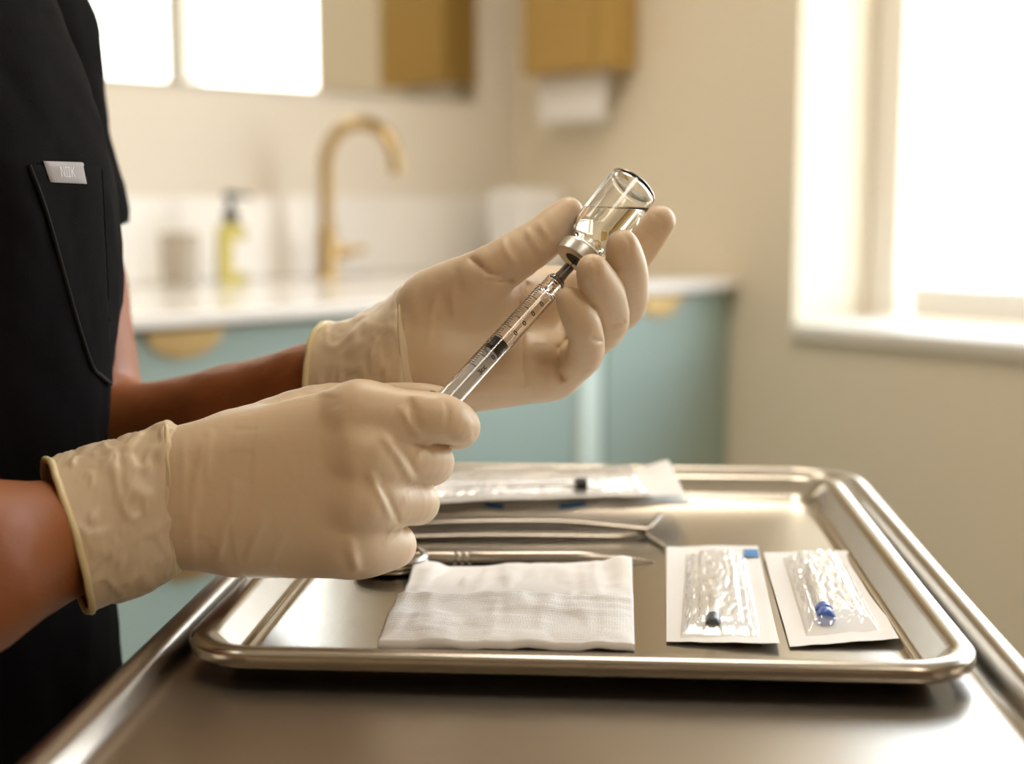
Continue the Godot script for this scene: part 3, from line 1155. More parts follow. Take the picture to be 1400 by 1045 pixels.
func vial_and_syringe() -> void:
	var A: Vector3 = Vector3(-0.0178, 1.0728, -0.7024)
	var B: Vector3 = Vector3(0.0115, 1.1104, -0.723)
	var ax := (B - A).normalized()
	var t := thing("vial", "small clear glass vial of liquid held upside down between gloved fingers", "vial", frame(A, ax, towards_camera))
	var l := (B - A).length()
	var R := 0.0134
	var sh := 0.0165 # where the shoulder ends and the body begins
	var b := MB.new()
	# outside from the base to the mouth, then the inside back to the base
	b.lathe([Vector2(0.0, l - 0.0006), Vector2(0.006, l - 0.0006), Vector2(R - 0.0024, l - 0.0002), Vector2(R - 0.0016, l), Vector2(R - 0.0008, l - 0.0003), Vector2(R - 0.0002, l - 0.0009), Vector2(R, l - 0.0018), Vector2(R, l - 0.006), Vector2(R, sh + 0.003), Vector2(R - 0.0006, sh + 0.0005), Vector2(R - 0.002, sh - 0.0018), Vector2(0.0098, sh - 0.0036), Vector2(0.0088, sh - 0.0048), Vector2(0.0086, 0.0080), Vector2(0.0105, 0.0068), Vector2(0.0105, 0.0035), Vector2(0.0090, 0.0030), Vector2(0.0065, 0.0030), Vector2(0.0062, 0.0040), Vector2(0.0062, sh - 0.005), Vector2(0.0070, sh - 0.003), Vector2(0.0092, sh - 0.0008), Vector2(R - 0.0014, sh + 0.0018), Vector2(R - 0.0012, sh + 0.004), Vector2(R - 0.0012, l - 0.0034), Vector2(R - 0.0018, l - 0.0022), Vector2(0.0105, l - 0.0017), Vector2(0.0, l - 0.0017)], 72, Transform3D(), false)
	obj("bottle", b, M.glass, t)
	# liquid up to a level that lies flat in the world
	var inner := [Vector2(0.0, 0.0086), Vector2(0.0063, 0.0087), Vector2(0.0063, sh - 0.005), Vector2(0.00705, sh - 0.0031), Vector2(0.00925, sh - 0.0009), Vector2(R - 0.00135, sh + 0.0018), Vector2(R - 0.00115, sh + 0.004)]
	for k in range(1, 9):
		inner.append(Vector2(R - 0.00115, lerpf(sh + 0.004, l - 0.0056, k / 8.0)))
	var level: float = (Vector3(0.0024, 1.0983, -0.7192)).y
	var rise := 0.0011 # how far the liquid climbs the wall
	var cols := []
	var segs := 72
	for k in segs:
		var a := TAU * k / segs
		var col := PackedVector3Array()
		var last := Vector3.ZERO
		var done := false
		for i in inner.size():
			var p := Vector3(inner[i].x * cos(a), inner[i].y, inner[i].x * sin(a))
			if done:
				col.append(last)
				continue
			var y := (t.transform * p).y
			if i > 6 and y > level + rise:
				var q := col[i - 1]
				var y0 := (t.transform * q).y
				p = q.lerp(p, clampf((level + rise - y0) / (y - y0), 0.0, 1.0))
				done = true
			col.append(p)
			last = p
		cols.append(col)
	var rings := []
	for i in inner.size():
		var r := PackedVector3Array()
		for k in segs:
			r.append(cols[k][i])
		rings.append(r)
	var edge: PackedVector3Array = rings[-1]
	var mid := Vector3.ZERO
	for p in edge:
		mid += p / segs
	for f in [0.03, 0.06, 0.10, 0.15, 0.25, 0.5]:
		var r := PackedVector3Array()
		for p in edge:
			var w := t.transform * p.lerp(mid, f)
			w.y = level + rise * exp(-f * 22.0)
			r.append(t.transform.affine_inverse() * w)
		rings.append(r)
	b = MB.new()
	b.loft(rings, true, true)
	obj("liquid", b, M.liquid, t)
	b = MB.new()
	b.lathe([Vector2(0.0056, 0.0004), Vector2(0.0056, 0.0002), Vector2(0.0108, 0.0), Vector2(0.0112, 0.0005), Vector2(0.0112, 0.0058), Vector2(0.0109, 0.0070), Vector2(0.0100, 0.0078), Vector2(0.0090, 0.0080), Vector2(0.0106, 0.0069), Vector2(0.0109, 0.0056), Vector2(0.0109, 0.0020), Vector2(0.0056, 0.0014), Vector2(0.0056, 0.0004)], 56, Transform3D(), false)
	obj("crimp_cap", b, M.aluminium, t)
	b = MB.new()
	b.lathe([Vector2(0.0, 0.0009), Vector2(0.0035, 0.0008), Vector2(0.0051, 0.0006), Vector2(0.0051, 0.0014), Vector2(0.0096, 0.0021), Vector2(0.0096, 0.0029), Vector2(0.0062, 0.0029), Vector2(0.0060, 0.0085), Vector2(0.0, 0.0085)], 40, Transform3D(), false)
	obj("stopper", b, M.dark_rubber, t)

	# syringe; y runs from the needle's entry back to the plunger
	var E: Vector3 = Vector3(-0.0733, 1.0121, -0.6592)
	t = thing("syringe", "clear plastic syringe with black graduations, its needle in the vial", "syringe", frame(A + ax * 0.0005, E - A, towards_camera))
	var r0 := 0.0055
	b = MB.new()
	b.lathe([Vector2(0.00035, -0.006), Vector2(0.00035, 0.0062)], 10)
	obj("needle", b, M.steel_tool, t)
	b = MB.new()
	b.lathe([Vector2(0.0011, 0.0042), Vector2(0.0014, 0.0046), Vector2(0.0017, 0.008), Vector2(0.0026, 0.0095), Vector2(0.0030, 0.0145), Vector2(0.0028, 0.0152)], 24)
	for k in 4:
		b.box(Vector3(0, 0.0075, 0), Vector3(0.0052, 0.006, 0.0005), 0.0, Transform3D(Basis(Vector3.UP, k * PI / 4), Vector3.ZERO))
	obj("hub", b, mat(Color(0.42, 0.36, 0.32), 0.3), t)
	b = MB.new()
	var prof := [Vector2(0.0016, 0.0140), Vector2(0.0042, 0.0142), Vector2(0.0046, 0.0150)]
	for k in 4:
		prof.append_array([Vector2(0.0046, 0.0156 + k * 0.0016), Vector2(0.0050, 0.0160 + k * 0.0016), Vector2(0.0050, 0.0166 + k * 0.0016), Vector2(0.0046, 0.0169 + k * 0.0016)])
	prof.append_array([Vector2(0.0048, 0.0222), Vector2(r0, 0.0232), Vector2(r0, 0.1010), Vector2(0.0095, 0.1014), Vector2(0.0095, 0.1026), Vector2(r0 - 0.0008, 0.1026), Vector2(r0 - 0.0008, 0.0246), Vector2(0.0016, 0.0236), Vector2(0.0016, 0.0140)])
	b.lathe(prof, 48, Transform3D(), false)
	obj("barrel", b, M.plastic, t)
	b = MB.new()
	var ri := r0 - 0.0009
	b.lathe([Vector2(0.0016, 0.0575), Vector2(ri - 0.0008, 0.0585), Vector2(ri, 0.0590), Vector2(ri, 0.0605), Vector2(ri - 0.0006, 0.0611), Vector2(ri - 0.0006, 0.0635), Vector2(ri, 0.0641), Vector2(ri, 0.0655), Vector2(ri - 0.0006, 0.0660)], 40)
	obj("seal", b, M.black_rubber, t)
	b = MB.new()
	b.box(Vector3(0, 0.1, 0), Vector3(0.0076, 0.067, 0.0012), 0.0003)
	b.box(Vector3(0, 0.1, 0), Vector3(0.0012, 0.067, 0.0076), 0.0003)
	b.lathe([Vector2(0.003, 0.0662), Vector2(0.004, 0.0665), Vector2(0.004, 0.0678), Vector2(0.003, 0.068)], 24)
	b.lathe([Vector2(0.006, 0.1330), Vector2(0.007, 0.1334), Vector2(0.007, 0.1346), Vector2(0.006, 0.135)], 32)
	obj("plunger", b, pane(Color(0.95, 0.95, 0.94), 0.55, 0.2), t)
	# graduations printed on the barrel: thin arcs, seen from the camera's side
	b = MB.new()
	var rr := r0 + 0.00004
	for i in 52:
		var y := 0.0262 + i * 0.00136 / 1.02
		if y > 0.0795:
			break
		var a1 := deg_to_rad(-8.0 if i % 5 == 4 else -32.0)
		var strip := []
		for s in [0.0, 0.00042]:
			var ring := PackedVector3Array()
			for k in 9:
				var a := lerpf(deg_to_rad(-78.0), a1, k / 8.0)
				ring.append(Vector3(rr * sin(-a), y + s, rr * cos(a)))
			strip.append(ring)
		b.loft(strip, false, false, false)
	obj("graduation", b, M.print, t)
	var font := SystemFont.new()
	font.font_names = PackedStringArray(["Droid Sans"])
	font.font_weight = 700
	var marks := [["0", 0.0318], ["0", 0.0386], ["0", 0.0454], ["0", 0.0522], ["0", 0.0690], ["3cc", 0.0775]]
	for m in marks:
		var x := TextMesh.new()
		x.text = m[0]
		x.font = font
		x.font_size = 16
		x.pixel_size = 0.00021
		x.depth = 0.00003
		var an := deg_to_rad(26.0)
		# letters read across the axis, tops towards the camera's left
		var out := Vector3(sin(-an), 0, cos(an))
		var right := Vector3(0, -1, 0)
		var upw := out.cross(right)
		obj("numeral", x, M.print, t, Transform3D(Basis(right, upw, out), Vector3(0, m[1], 0) + out * (rr + 0.0001)))


# ring through top, bottom and near points, as an ellipse
func ring3(top: Vector3, bottom: Vector3, near: Vector3, m: int) -> PackedVector3Array:
	var c := (top + bottom) / 2
	var out := PackedVector3Array()
	for k in m:
		var a := TAU * k / m
		out.append(c + (top - c) * cos(a) + (near - c) * sin(a))
	return out


# a loose cuff: lofted through rings [top, bottom, near], from the open end inwards, with folds
func cuff(secs: Array, seed_: int, fold: float) -> MB:
	var tops := []
	var bots := []
	var nears := []
	for s in secs:
		tops.append(s[0])
		bots.append(s[1])
		nears.append(s[2])
	tops = spline(tops, 12)
	bots = spline(bots, 12)
	nears = spline(nears, 12)
	var n := noise(seed_, 1.0, 3)
	var m := 120
	var outer := []
	var inner := []
	for i in tops.size():
		var r := ring3(tops[i], bots[i], nears[i], m)
		var c: Vector3 = (tops[i] + bots[i]) / 2
		var f := float(i) / (tops.size() - 1)
		var amp := fold * smoothstep(0.0, 0.12, f) * smoothstep(1.0, 0.80, f)
		var q := PackedVector3Array()
		for k in m:
			var d: Vector3 = (r[k] - c).normalized()
			var p := r[k] * 30.0
			var w := n.get_noise_3dv(p * 0.6) * 1.0
			var ridge := 1.0 - absf(n.get_noise_3dv(Vector3(p.x * 1.3 + p.y * 0.5, p.y * 0.45 - p.x * 0.35, p.z * 0.6) + Vector3.ONE * w)) * 4.0
			r[k] += d * amp * (maxf(ridge, 0.0) * 0.9 + 0.5 * n.get_noise_3dv(p * 0.7))
			q.append(r[k] - d * 0.0005)
		outer.append(r)
		inner.append(q)
	inner.reverse()
	var b := MB.new()
	b.loft(outer + inner, true, false)
	return b


func bead(sec: Array, r: float) -> MB:
	var b := MB.new()
	var pts := ring3(sec[0], sec[1], sec[2], 72)
	var n := noise(77, 40.0, 2)
	var out := []
	for p in pts:
		out.append(p + Vector3(n.get_noise_3dv(p), n.get_noise_3dv(p + Vector3.ONE), 0) * 0.0012)
	b.hoop(out, r, 10)
	return b


func person() -> void:
	var t := thing("person", "person in black scrubs and pale latex gloves drawing liquid into a syringe", "person", Transform3D(Basis(), Vector3(-0.4848, 0, -0.6678)))
	var home := at_base(t)
	var elbow_l: Vector3 = Vector3(-0.3323, 0.9456, -0.8507)
	var elbow_r: Vector3 = Vector3(-0.3137, 0.9455, -0.5133)
	# ---- body: one surface, head to feet
	var s := Blob.new()
	s.k_own = PackedFloat32Array([0.05, 0.006, 0.006])
	s.k_root = PackedFloat32Array([0.05, 0.03, 0.03])
	s.k_side = 0.002
	for h in [[Vector3(-0.4134, 0.9, -0.7229), Vector3(-0.4134, 1.24, -0.7229)], [Vector3(-0.5057, 0.9, -0.5801), Vector3(-0.5057, 1.24, -0.5801)]]:
		s.bone(0, h[0], 0.112, h[1], 0.108)
	s.bone(0, Vector3(-0.4041, 1.3, -0.8038), 0.05, Vector3(-0.5655, 1.3, -0.5318), 0.05)
	s.chain(0, [Vector3(-0.4771, 1.28, -0.6583), 0.07, Vector3(-0.4668, 1.43, -0.654), 0.052, Vector3(-0.4354, 1.5, -0.6362), 0.06])
	s.chain(0, [Vector3(-0.4721, 1.575, -0.6587), 0.082, Vector3(-0.4406, 1.54, -0.6388), 0.078, Vector3(-0.4196, 1.475, -0.6243), 0.045])
	s.bone(0, Vector3(-0.3881, 1.545, -0.6044), 0.010, Vector3(-0.365, 1.515, -0.589), 0.014) # nose
	s.bone(0, Vector3(-0.3849, 1.47, -0.6307), 0.012, Vector3(-0.3964, 1.47, -0.6078), 0.012) # mouth
	for e in [Vector3(-0.4229, 1.53, -0.7142), Vector3(-0.4973, 1.53, -0.5887)]:
		s.bone(0, e, 0.016, e + Vector3(0, 0.03, 0), 0.012) # ears
	s.chain(1, [Vector3(-0.4044, 1.285, -0.8088), 0.055, Vector3(-0.3512, 1.0456, -0.8524), 0.050, elbow_l, 0.044, Vector3(-0.2803, 0.9567, -0.8255), 0.0350, Vector3(-0.2148, 0.9781, -0.7853), 0.0310, Vector3(-0.1634, 0.9996, -0.7554), 0.0250, Vector3(-0.1255, 1.0175, -0.7361), 0.019, Vector3(-0.0891, 1.0266, -0.7267), 0.012])
	s.chain(2, [Vector3(-0.5651, 1.285, -0.5269), 0.055, Vector3(-0.3513, 1.0958, -0.5203), 0.050, elbow_r, 0.044, Vector3(-0.2725, 0.9498, -0.5572), 0.0385, Vector3(-0.2499, 0.948, -0.6212), 0.0265, Vector3(-0.228, 0.9557, -0.6268), 0.0235, Vector3(-0.2026, 0.9648, -0.6298), 0.020, Vector3(-0.1637, 0.9726, -0.6335), 0.014])
	for h in [[Vector3(-0.4245, 0.88, -0.7372), Vector3(-0.4135, 0.48, -0.753), Vector3(-0.4242, 0.06, -0.7623)], [Vector3(-0.5167, 0.88, -0.5944), Vector3(-0.5121, 0.48, -0.5857), Vector3(-0.5214, 0.06, -0.575)]]:
		s.chain(0, [h[0], 0.085, h[1], 0.055, h[2], 0.04])
	var b := MB.new()
	s.add_to(b, 0.008)
	obj("body", b, M.skin, t, home)
	# finer forearms are part of the same surface: see above; hair
	s = Blob.new()
	s.k_own = PackedFloat32Array([0.02])
	s.k_root = PackedFloat32Array([0.02])
	s.chain(0, [Vector3(-0.4774, 1.6, -0.6633), 0.085, Vector3(-0.5036, 1.56, -0.6785), 0.082, Vector3(-0.5142, 1.5, -0.6878), 0.05])
	b = MB.new()
	s.add_to(b, 0.010)
	obj("hair", b, M.hair, t, home)
	# ---- scrubs
	var top := Blob.new()
	top.k_own = PackedFloat32Array([0.10])
	top.k_root = PackedFloat32Array([0.03])
	for h in [[Vector3(-0.389, 0.84, -0.7026), Vector3(-0.4081, 1.09, -0.7042), Vector3(-0.4226, 1.25, -0.7103)], [Vector3(-0.4768, 0.84, -0.5681), Vector3(-0.494, 1.09, -0.5699), Vector3(-0.5114, 1.25, -0.5757)]]:
		top.chain(0, [h[0], 0.125, h[1], 0.125, h[2], 0.115])
	top.bone(0, Vector3(-0.4063, 1.3, -0.7936), 0.062, Vector3(-0.5658, 1.3, -0.5368), 0.062)
	var n := noise(41, 9.0, 2)
	var garment := MB.new()
	top.add_to(garment, 0.008)
	var sl := Blob.new()
	sl.k_own = PackedFloat32Array([0.03])
	sl.k_root = PackedFloat32Array([0.03])
	var hem: Vector3 = Vector3(-0.3609, 1.0792, -0.8491)
	var dir: Vector3 = (Vector3(-0.3432, 1.0273, -0.8536) - Vector3(-0.3662, 1.1131, -0.8511)).normalized()
	sl.chain(0, [Vector3(-0.407, 1.29, -0.8036), 0.066, Vector3(-0.3822, 1.1967, -0.8498), 0.061, Vector3(-0.3722, 1.1287, -0.8507), 0.0565, hem, 0.0570, hem + dir * 0.06, 0.059])
	sl.cut = [[hem, (dir + Vector3(-0.12, 0, 0)).normalized()]]
	sl.add_to(garment, 0.006)
	sl = Blob.new()
	sl.k_own = PackedFloat32Array([0.03])
	sl.k_root = PackedFloat32Array([0.03])
	hem = Vector3(-0.3542, 1.1041, -0.5212)
	dir = (elbow_r - hem).normalized()
	sl.chain(0, [Vector3(-0.5651, 1.29, -0.5269), 0.066, hem, 0.064, hem + dir * 0.06, 0.066])
	sl.cut = [[hem, dir]]
	sl.add_to(garment, 0.008)
	for i in garment.v.size(): # soft drape
		var p := garment.v[i]
		garment.v[i] = p + garment.n[i] * (0.0035 * n.get_noise_3d(p.x * 1.6 + p.y * 0.5, p.y * 0.7, p.z * 1.6) + 0.0012 * n.get_noise_3dv(p * 5.0))
	for i in garment.n.size():
		garment.n[i] = Vector3.ZERO
	garment.normals(0, 0)
	var g := obj("scrub_top", garment, M.scrub, t, home)
	# pocket, its seam and the grey tag follow the chest
	var on := func(x: float, y: float) -> Vector3: return Vector3.ZERO
	var pocket_q := [Vector3(-0.2063, 1.1154, -0.4926), Vector3(-0.1809, 1.1149, -0.4943), Vector3(-0.1763, 1.0382, -0.4845), Vector3(-0.1828, 1.0433, -0.4848)]
	drape_piece("pocket", pocket_q, top, n, 0.0016, M.scrub, g, Transform3D(), 14, 24)
	var seam_pts := [Vector3(-0.2063, 1.1154, -0.4926), Vector3(-0.2005, 1.1002, -0.491), Vector3(-0.1943, 1.0796, -0.4887), Vector3(-0.1887, 1.0603, -0.4866), Vector3(-0.1834, 1.0449, -0.4849), Vector3(-0.1802, 1.0413, -0.4847), Vector3(-0.1766, 1.0384, -0.4845)]
	var line := []
	for p in spline(seam_pts, 6):
		line.append(on_cloth(p, top, n) - (p - CAM).normalized() * 0.0012)
	b = MB.new()
	b.tube(line, [0.0011], 8)
	obj("seam", b, M.seam, g)
	var tag_q := [Vector3(-0.2006, 1.1166, -0.4931), Vector3(-0.1871, 1.1162, -0.494), Vector3(-0.1855, 1.1087, -0.4932), Vector3(-0.1981, 1.1093, -0.4923)]
	var tg := drape_piece("tag", tag_q, top, n, 0.0030, M.grey_tag, g, Transform3D(), 6, 4)
	var o := on_cloth(Vector3(-0.1951, 1.1126, -0.493), top, n)
	var rx := (on_cloth(Vector3(-0.1918, 1.1125, -0.4932), top, n) - o).normalized()
	var ry := (on_cloth(Vector3(-0.1958, 1.1147, -0.4932), top, n) - o).normalized()
	ry = (ry - rx * ry.dot(rx)).normalized()
	var font := SystemFont.new()
	font.font_names = PackedStringArray(["Droid Sans"])
	var x := TextMesh.new()
	x.text = "NIIK"
	x.font = font
	x.font_size = 16
	x.pixel_size = 0.00042
	x.depth = 0.0002
	tg.name = "tag"
	obj("lettering", x, M.tag_print, g, Transform3D(Basis(rx, ry, rx.cross(ry)), o + rx.cross(ry) * 0.0036))
	# trousers and shoes
	s = Blob.new()
	s.k_own = PackedFloat32Array([0.05])
	s.k_root = PackedFloat32Array([0.05])
	for h in [[Vector3(-0.4245, 0.86, -0.7372), Vector3(-0.4135, 0.48, -0.753), Vector3(-0.4242, 0.09, -0.7623)], [Vector3(-0.5167, 0.86, -0.5944), Vector3(-0.5121, 0.48, -0.5857), Vector3(-0.5214, 0.09, -0.575)]]:
		s.chain(0, [h[0], 0.11, h[1], 0.075, h[2], 0.065])
	b = MB.new()
	s.add_to(b, 0.014)
	obj("trousers", b, M.scrub, t, home)
	for h in [[Vector3(-0.4399, 0.045, -0.7712), Vector3(-0.2982, 0.035, -0.6809)], [Vector3(-0.537, 0.045, -0.584), Vector3(-0.3954, 0.035, -0.4936)]]:
		s = Blob.new()
		s.k_own = PackedFloat32Array([0.02])
		s.k_root = PackedFloat32Array([0.02])
		s.bone(0, h[0], 0.045, h[1], 0.034)
		b = MB.new()
		s.add_to(b, 0.010)
		obj("shoe", b, M.black_rubber, t, home)
	near_glove(t, home)
	far_glove(t, home)


func on_cloth(p: Vector3, top: Blob, n: FastNoiseLite) -> Vector3:
	var d := (p - CAM).normalized()
	var h := top.hit(p, d)
	var w := 0.0035 * n.get_noise_3d(h.x * 1.6 + h.y * 0.5, h.y * 0.7, h.z * 1.6) + 0.0012 * n.get_noise_3dv(h * 5.0)
	return h - d * w * 1.2


func drape_piece(called: String, q: Array, top: Blob, n: FastNoiseLite, off: float, m: Material, parent: Node, home: Transform3D, nu: int, nv: int) -> MeshInstance3D:
	var at := func(u: float, v: float) -> Vector3:
		var p: Vector3 = q[0].lerp(q[1], u).lerp(q[3].lerp(q[2], u), v)
		return on_cloth(p, top, n)
	var b := MB.new()
	var far := func(u: float, v: float) -> Vector3: return at.call(u, v) + towards_camera * (off - 0.004)
	b.sheet(nu, nv, func(u, v): return at.call(u, v) + towards_camera * off, far)
	return obj(called, b, m, parent, home)


func near_glove(t: Node3D, home: Transform3D) -> void:
	var s := Blob.new()
	s.k_own = PackedFloat32Array([0.014, 0.0008, 0.0008, 0.0008, 0.0008, 0.0008])
	s.k_root = PackedFloat32Array([0.010, 0.012, 0.012, 0.012, 0.012, 0.016])
	s.k_side = 0.0016
	# palm and back of the hand
	s.bone(0, Vector3(-0.1936, 0.9803, -0.6324), 0.0190, Vector3(-0.1152, 1.0027, -0.6378), 0.0150)
	s.bone(0, Vector3(-0.1926, 0.9715, -0.6283), 0.0195, Vector3(-0.112, 0.9864, -0.6298), 0.0140)
	s.bone(0, Vector3(-0.1925, 0.9597, -0.6268), 0.0195, Vector3(-0.1147, 0.9662, -0.628), 0.0140)
	s.bone(0, Vector3(-0.1934, 0.9517, -0.6287), 0.0190, Vector3(-0.1227, 0.9476, -0.6331), 0.0155)
	s.bone(0, Vector3(-0.172, 0.9439, -0.6362), 0.0145, Vector3(-0.1209, 0.9427, -0.6417), 0.0130)
	# fingers, each curled round the plunger: base, two knuckles, tip
	s.curve(1, [Vector3(-0.1142, 1.005, -0.6321), 0.0145, Vector3(-0.0917, 1.004, -0.6356), 0.0122, Vector3(-0.0774, 1.0024, -0.6404), 0.0115, Vector3(-0.0697, 0.9977, -0.6484), 0.0094, Vector3(-0.0722, 0.9924, -0.6617), 0.0082])
	s.curve(2, [Vector3(-0.111, 0.9881, -0.6241), 0.0142, Vector3(-0.0955, 0.9839, -0.6367), 0.0116, Vector3(-0.0845, 0.9805, -0.6522), 0.0107, Vector3(-0.0873, 0.9738, -0.6683), 0.0092, Vector3(-0.1033, 0.9701, -0.6768), 0.0082])
	s.curve(3, [Vector3(-0.1131, 0.9672, -0.6232), 0.0140, Vector3(-0.1003, 0.9633, -0.6357), 0.0113, Vector3(-0.0908, 0.9605, -0.6512), 0.0103, Vector3(-0.0943, 0.9548, -0.6653), 0.0088, Vector3(-0.1098, 0.9539, -0.6682), 0.0080])
	s.curve(4, [Vector3(-0.1211, 0.9485, -0.6283), 0.0147, Vector3(-0.1099, 0.942, -0.6383), 0.0122, Vector3(-0.1022, 0.9394, -0.6506), 0.0109, Vector3(-0.1069, 0.9368, -0.6621), 0.0084, Vector3(-0.12, 0.9394, -0.6656), 0.0076])
	s.curve(5, [Vector3(-0.1751, 0.9865, -0.6517), 0.0170, Vector3(-0.1441, 0.999, -0.6737), 0.0140, Vector3(-0.1123, 1.0022, -0.6784), 0.0115, Vector3(-0.0926, 1.0048, -0.672), 0.0100, Vector3(-0.0831, 1.0055, -0.6703), 0.0082])
	# folds of the latex: [width, depth (minus: raised), ...]
	s.creases = [
		[0.0018, -0.00168, Vector3(-0.14, -0.1583, -0.9774), [Vector3(-0.0946, 1.0099, -0.6281), Vector3(-0.0905, 1.002, -0.6273), Vector3(-0.0845, 0.9954, -0.6269)]],
		[0.0021, -0.00177, Vector3(-0.149, -0.1813, -0.9721), [Vector3(-0.103, 0.9995, -0.6211), Vector3(-0.0946, 0.989, -0.6203), Vector3(-0.0876, 0.9766, -0.6191)]],
		[0.0018, -0.0015, Vector3(-0.1601, -0.2087, -0.9648), [Vector3(-0.1084, 0.9812, -0.6183), Vector3(-0.102, 0.9707, -0.6174), Vector3(-0.097, 0.9596, -0.6162)]],
		[0.0022, -0.00213, Vector3(-0.1784, -0.2479, -0.9522), [Vector3(-0.1185, 0.9503, -0.6236), Vector3(-0.1168, 0.942, -0.6227), Vector3(-0.1147, 0.9334, -0.6217)]],
		[0.0022, 0.0028, Vector3(-0.138, -0.1527, -0.9786), [Vector3(-0.0906, 1.0135, -0.6288), Vector3(-0.0886, 1.0066, -0.6281), Vector3(-0.0865, 0.998, -0.6271)]],
		[0.0019, 0.00247, Vector3(-0.1434, -0.1824, -0.9727), [Vector3(-0.097, 0.9962, -0.6211), Vector3(-0.091, 0.9877, -0.6204), Vector3(-0.0863, 0.9792, -0.6196)]],
		[0.0018, 0.00231, Vector3(-0.1552, -0.2128, -0.9647), [Vector3(-0.1041, 0.9766, -0.618), Vector3(-0.0994, 0.9687, -0.6173), Vector3(-0.0943, 0.9583, -0.6163)]],
		[0.0016, -0.00088, Vector3(-0.286, -0.2185, -0.933), [Vector3(-0.1867, 0.9831, -0.6131), Vector3(-0.1875, 0.9635, -0.6104), Vector3(-0.1869, 0.9367, -0.6069)]],
		[0.0016, -0.00071, Vector3(-0.2824, -0.1905, -0.9402), [Vector3(-0.1826, 0.9962, -0.6151), Vector3(-0.1847, 0.9799, -0.6128), Vector3(-0.1849, 0.9635, -0.6106)]],
		[0.0017, -0.00088, Vector3(-0.2642, -0.2282, -0.9371), [Vector3(-0.1761, 0.9406, -0.6082), Vector3(-0.173, 0.9553, -0.6104), Vector3(-0.1672, 0.97, -0.6127)]],
		[0.0017, -0.00088, Vector3(-0.2448, -0.2358, -0.9405), [Vector3(-0.1626, 0.9406, -0.6092), Vector3(-0.1598, 0.9504, -0.6107), Vector3(-0.1546, 0.9615, -0.6125)]],
		[0.0017, -0.00071, Vector3(-0.2298, -0.2436, -0.9422), [Vector3(-0.1524, 0.938, -0.6095), Vector3(-0.1492, 0.9465, -0.6109), Vector3(-0.1453, 0.9537, -0.6121)]],
		[0.0016, -0.00062, Vector3(-0.2916, -0.2065, -0.934), [Vector3(-0.1918, 0.9995, -0.6149), Vector3(-0.1912, 0.97, -0.611), Vector3(-0.1893, 0.9373, -0.6069)]],
		[0.0016, -0.00071, Vector3(-0.2773, -0.1768, -0.9444), [Vector3(-0.1793, 1.0008, -0.6159), Vector3(-0.1808, 0.9897, -0.6143), Vector3(-0.1811, 0.9766, -0.6126)]],
		[0.0047, -0.00106, Vector3(-0.1843, -0.1907, -0.9642), [Vector3(-0.1212, 1.0113, -0.6163), Vector3(-0.1151, 0.9938, -0.6144), Vector3(-0.1143, 0.9711, -0.6115), Vector3(-0.118, 0.9549, -0.6091)]],
		[0.0011, 0.0008, Vector3(-0.0971, -0.1597, -0.9824), [Vector3(-0.0659, 1.0061, -0.6417), Vector3(-0.0618, 1.0007, -0.6413), Vector3(-0.0624, 0.9926, -0.6402)]],
		[0.0011, 0.0008, Vector3(-0.1158, -0.1519, -0.9816), [Vector3(-0.0754, 1.0135, -0.6299), Vector3(-0.0733, 1.0079, -0.6293), Vector3(-0.0739, 0.9987, -0.628)]],
		[0.0016, -0.0006, Vector3(-0.2003, -0.1349, -0.9704), [Vector3(-0.136, 1.0191, -0.6213), Vector3(-0.1294, 1.0171, -0.6215), Vector3(-0.1196, 1.0165, -0.6221)]],
		[0.0016, -0.0005, Vector3(-0.2317, -0.1415, -0.9624), [Vector3(-0.1656, 1.0093, -0.618), Vector3(-0.1492, 1.0142, -0.6198), Vector3(-0.1327, 1.0152, -0.621)]],
		[0.0013, -0.0006, Vector3(-0.132, -0.1791, -0.9749), [Vector3(-0.0799, 0.9942, -0.622), Vector3(-0.0848, 0.9903, -0.6211), Vector3(-0.0877, 0.9851, -0.6202)]],
		[0.0013, -0.0006, Vector3(-0.139, -0.2074, -0.9683), [Vector3(-0.0853, 0.9743, -0.624), Vector3(-0.0902, 0.9716, -0.6234), Vector3(-0.0928, 0.9657, -0.6224)]],
		[0.0013, -0.0006, Vector3(-0.1511, -0.235, -0.9602), [Vector3(-0.0935, 0.9546, -0.626), Vector3(-0.0991, 0.952, -0.6252), Vector3(-0.1024, 0.9463, -0.6242)]],
	]
	var b := MB.new()
	s.add_to(b, 0.0012)
	var g := obj("glove", b, M.latex, t, home)
	var secs := [
		[Vector3(-0.2595, 0.9843, -0.6233), Vector3(-0.2357, 0.9163, -0.6079), Vector3(-0.2307, 0.9576, -0.5834)],
		[Vector3(-0.2455, 0.9881, -0.6258), Vector3(-0.2275, 0.9194, -0.612), Vector3(-0.2212, 0.9605, -0.5895)],
		[Vector3(-0.2307, 0.9923, -0.6284), Vector3(-0.2169, 0.9222, -0.6161), Vector3(-0.2107, 0.9632, -0.5956)],
		[Vector3(-0.2158, 0.9962, -0.6309), Vector3(-0.2078, 0.9254, -0.6202), Vector3(-0.2014, 0.9662, -0.6017)],
		[Vector3(-0.2043, 1.0001, -0.6333), Vector3(-0.2, 0.9299, -0.6233), Vector3(-0.1949, 0.9696, -0.6067)],
		[Vector3(-0.1938, 0.9955, -0.6344), Vector3(-0.1932, 0.9361, -0.6267), Vector3(-0.1891, 0.9683, -0.616)],
	]
	obj("cuff", cuff(secs, 51, 0.0016), M.cuff, g)
	obj("rolled_edge", bead(secs[0], 0.0017), M.bead, g)
	obj("cuff_seam", bead([Vector3(-0.2057, 1.0004, -0.6332), Vector3(-0.2004, 0.9306, -0.6234), Vector3(-0.1953, 0.9698, -0.6059)], 0.0010), M.bead, g)


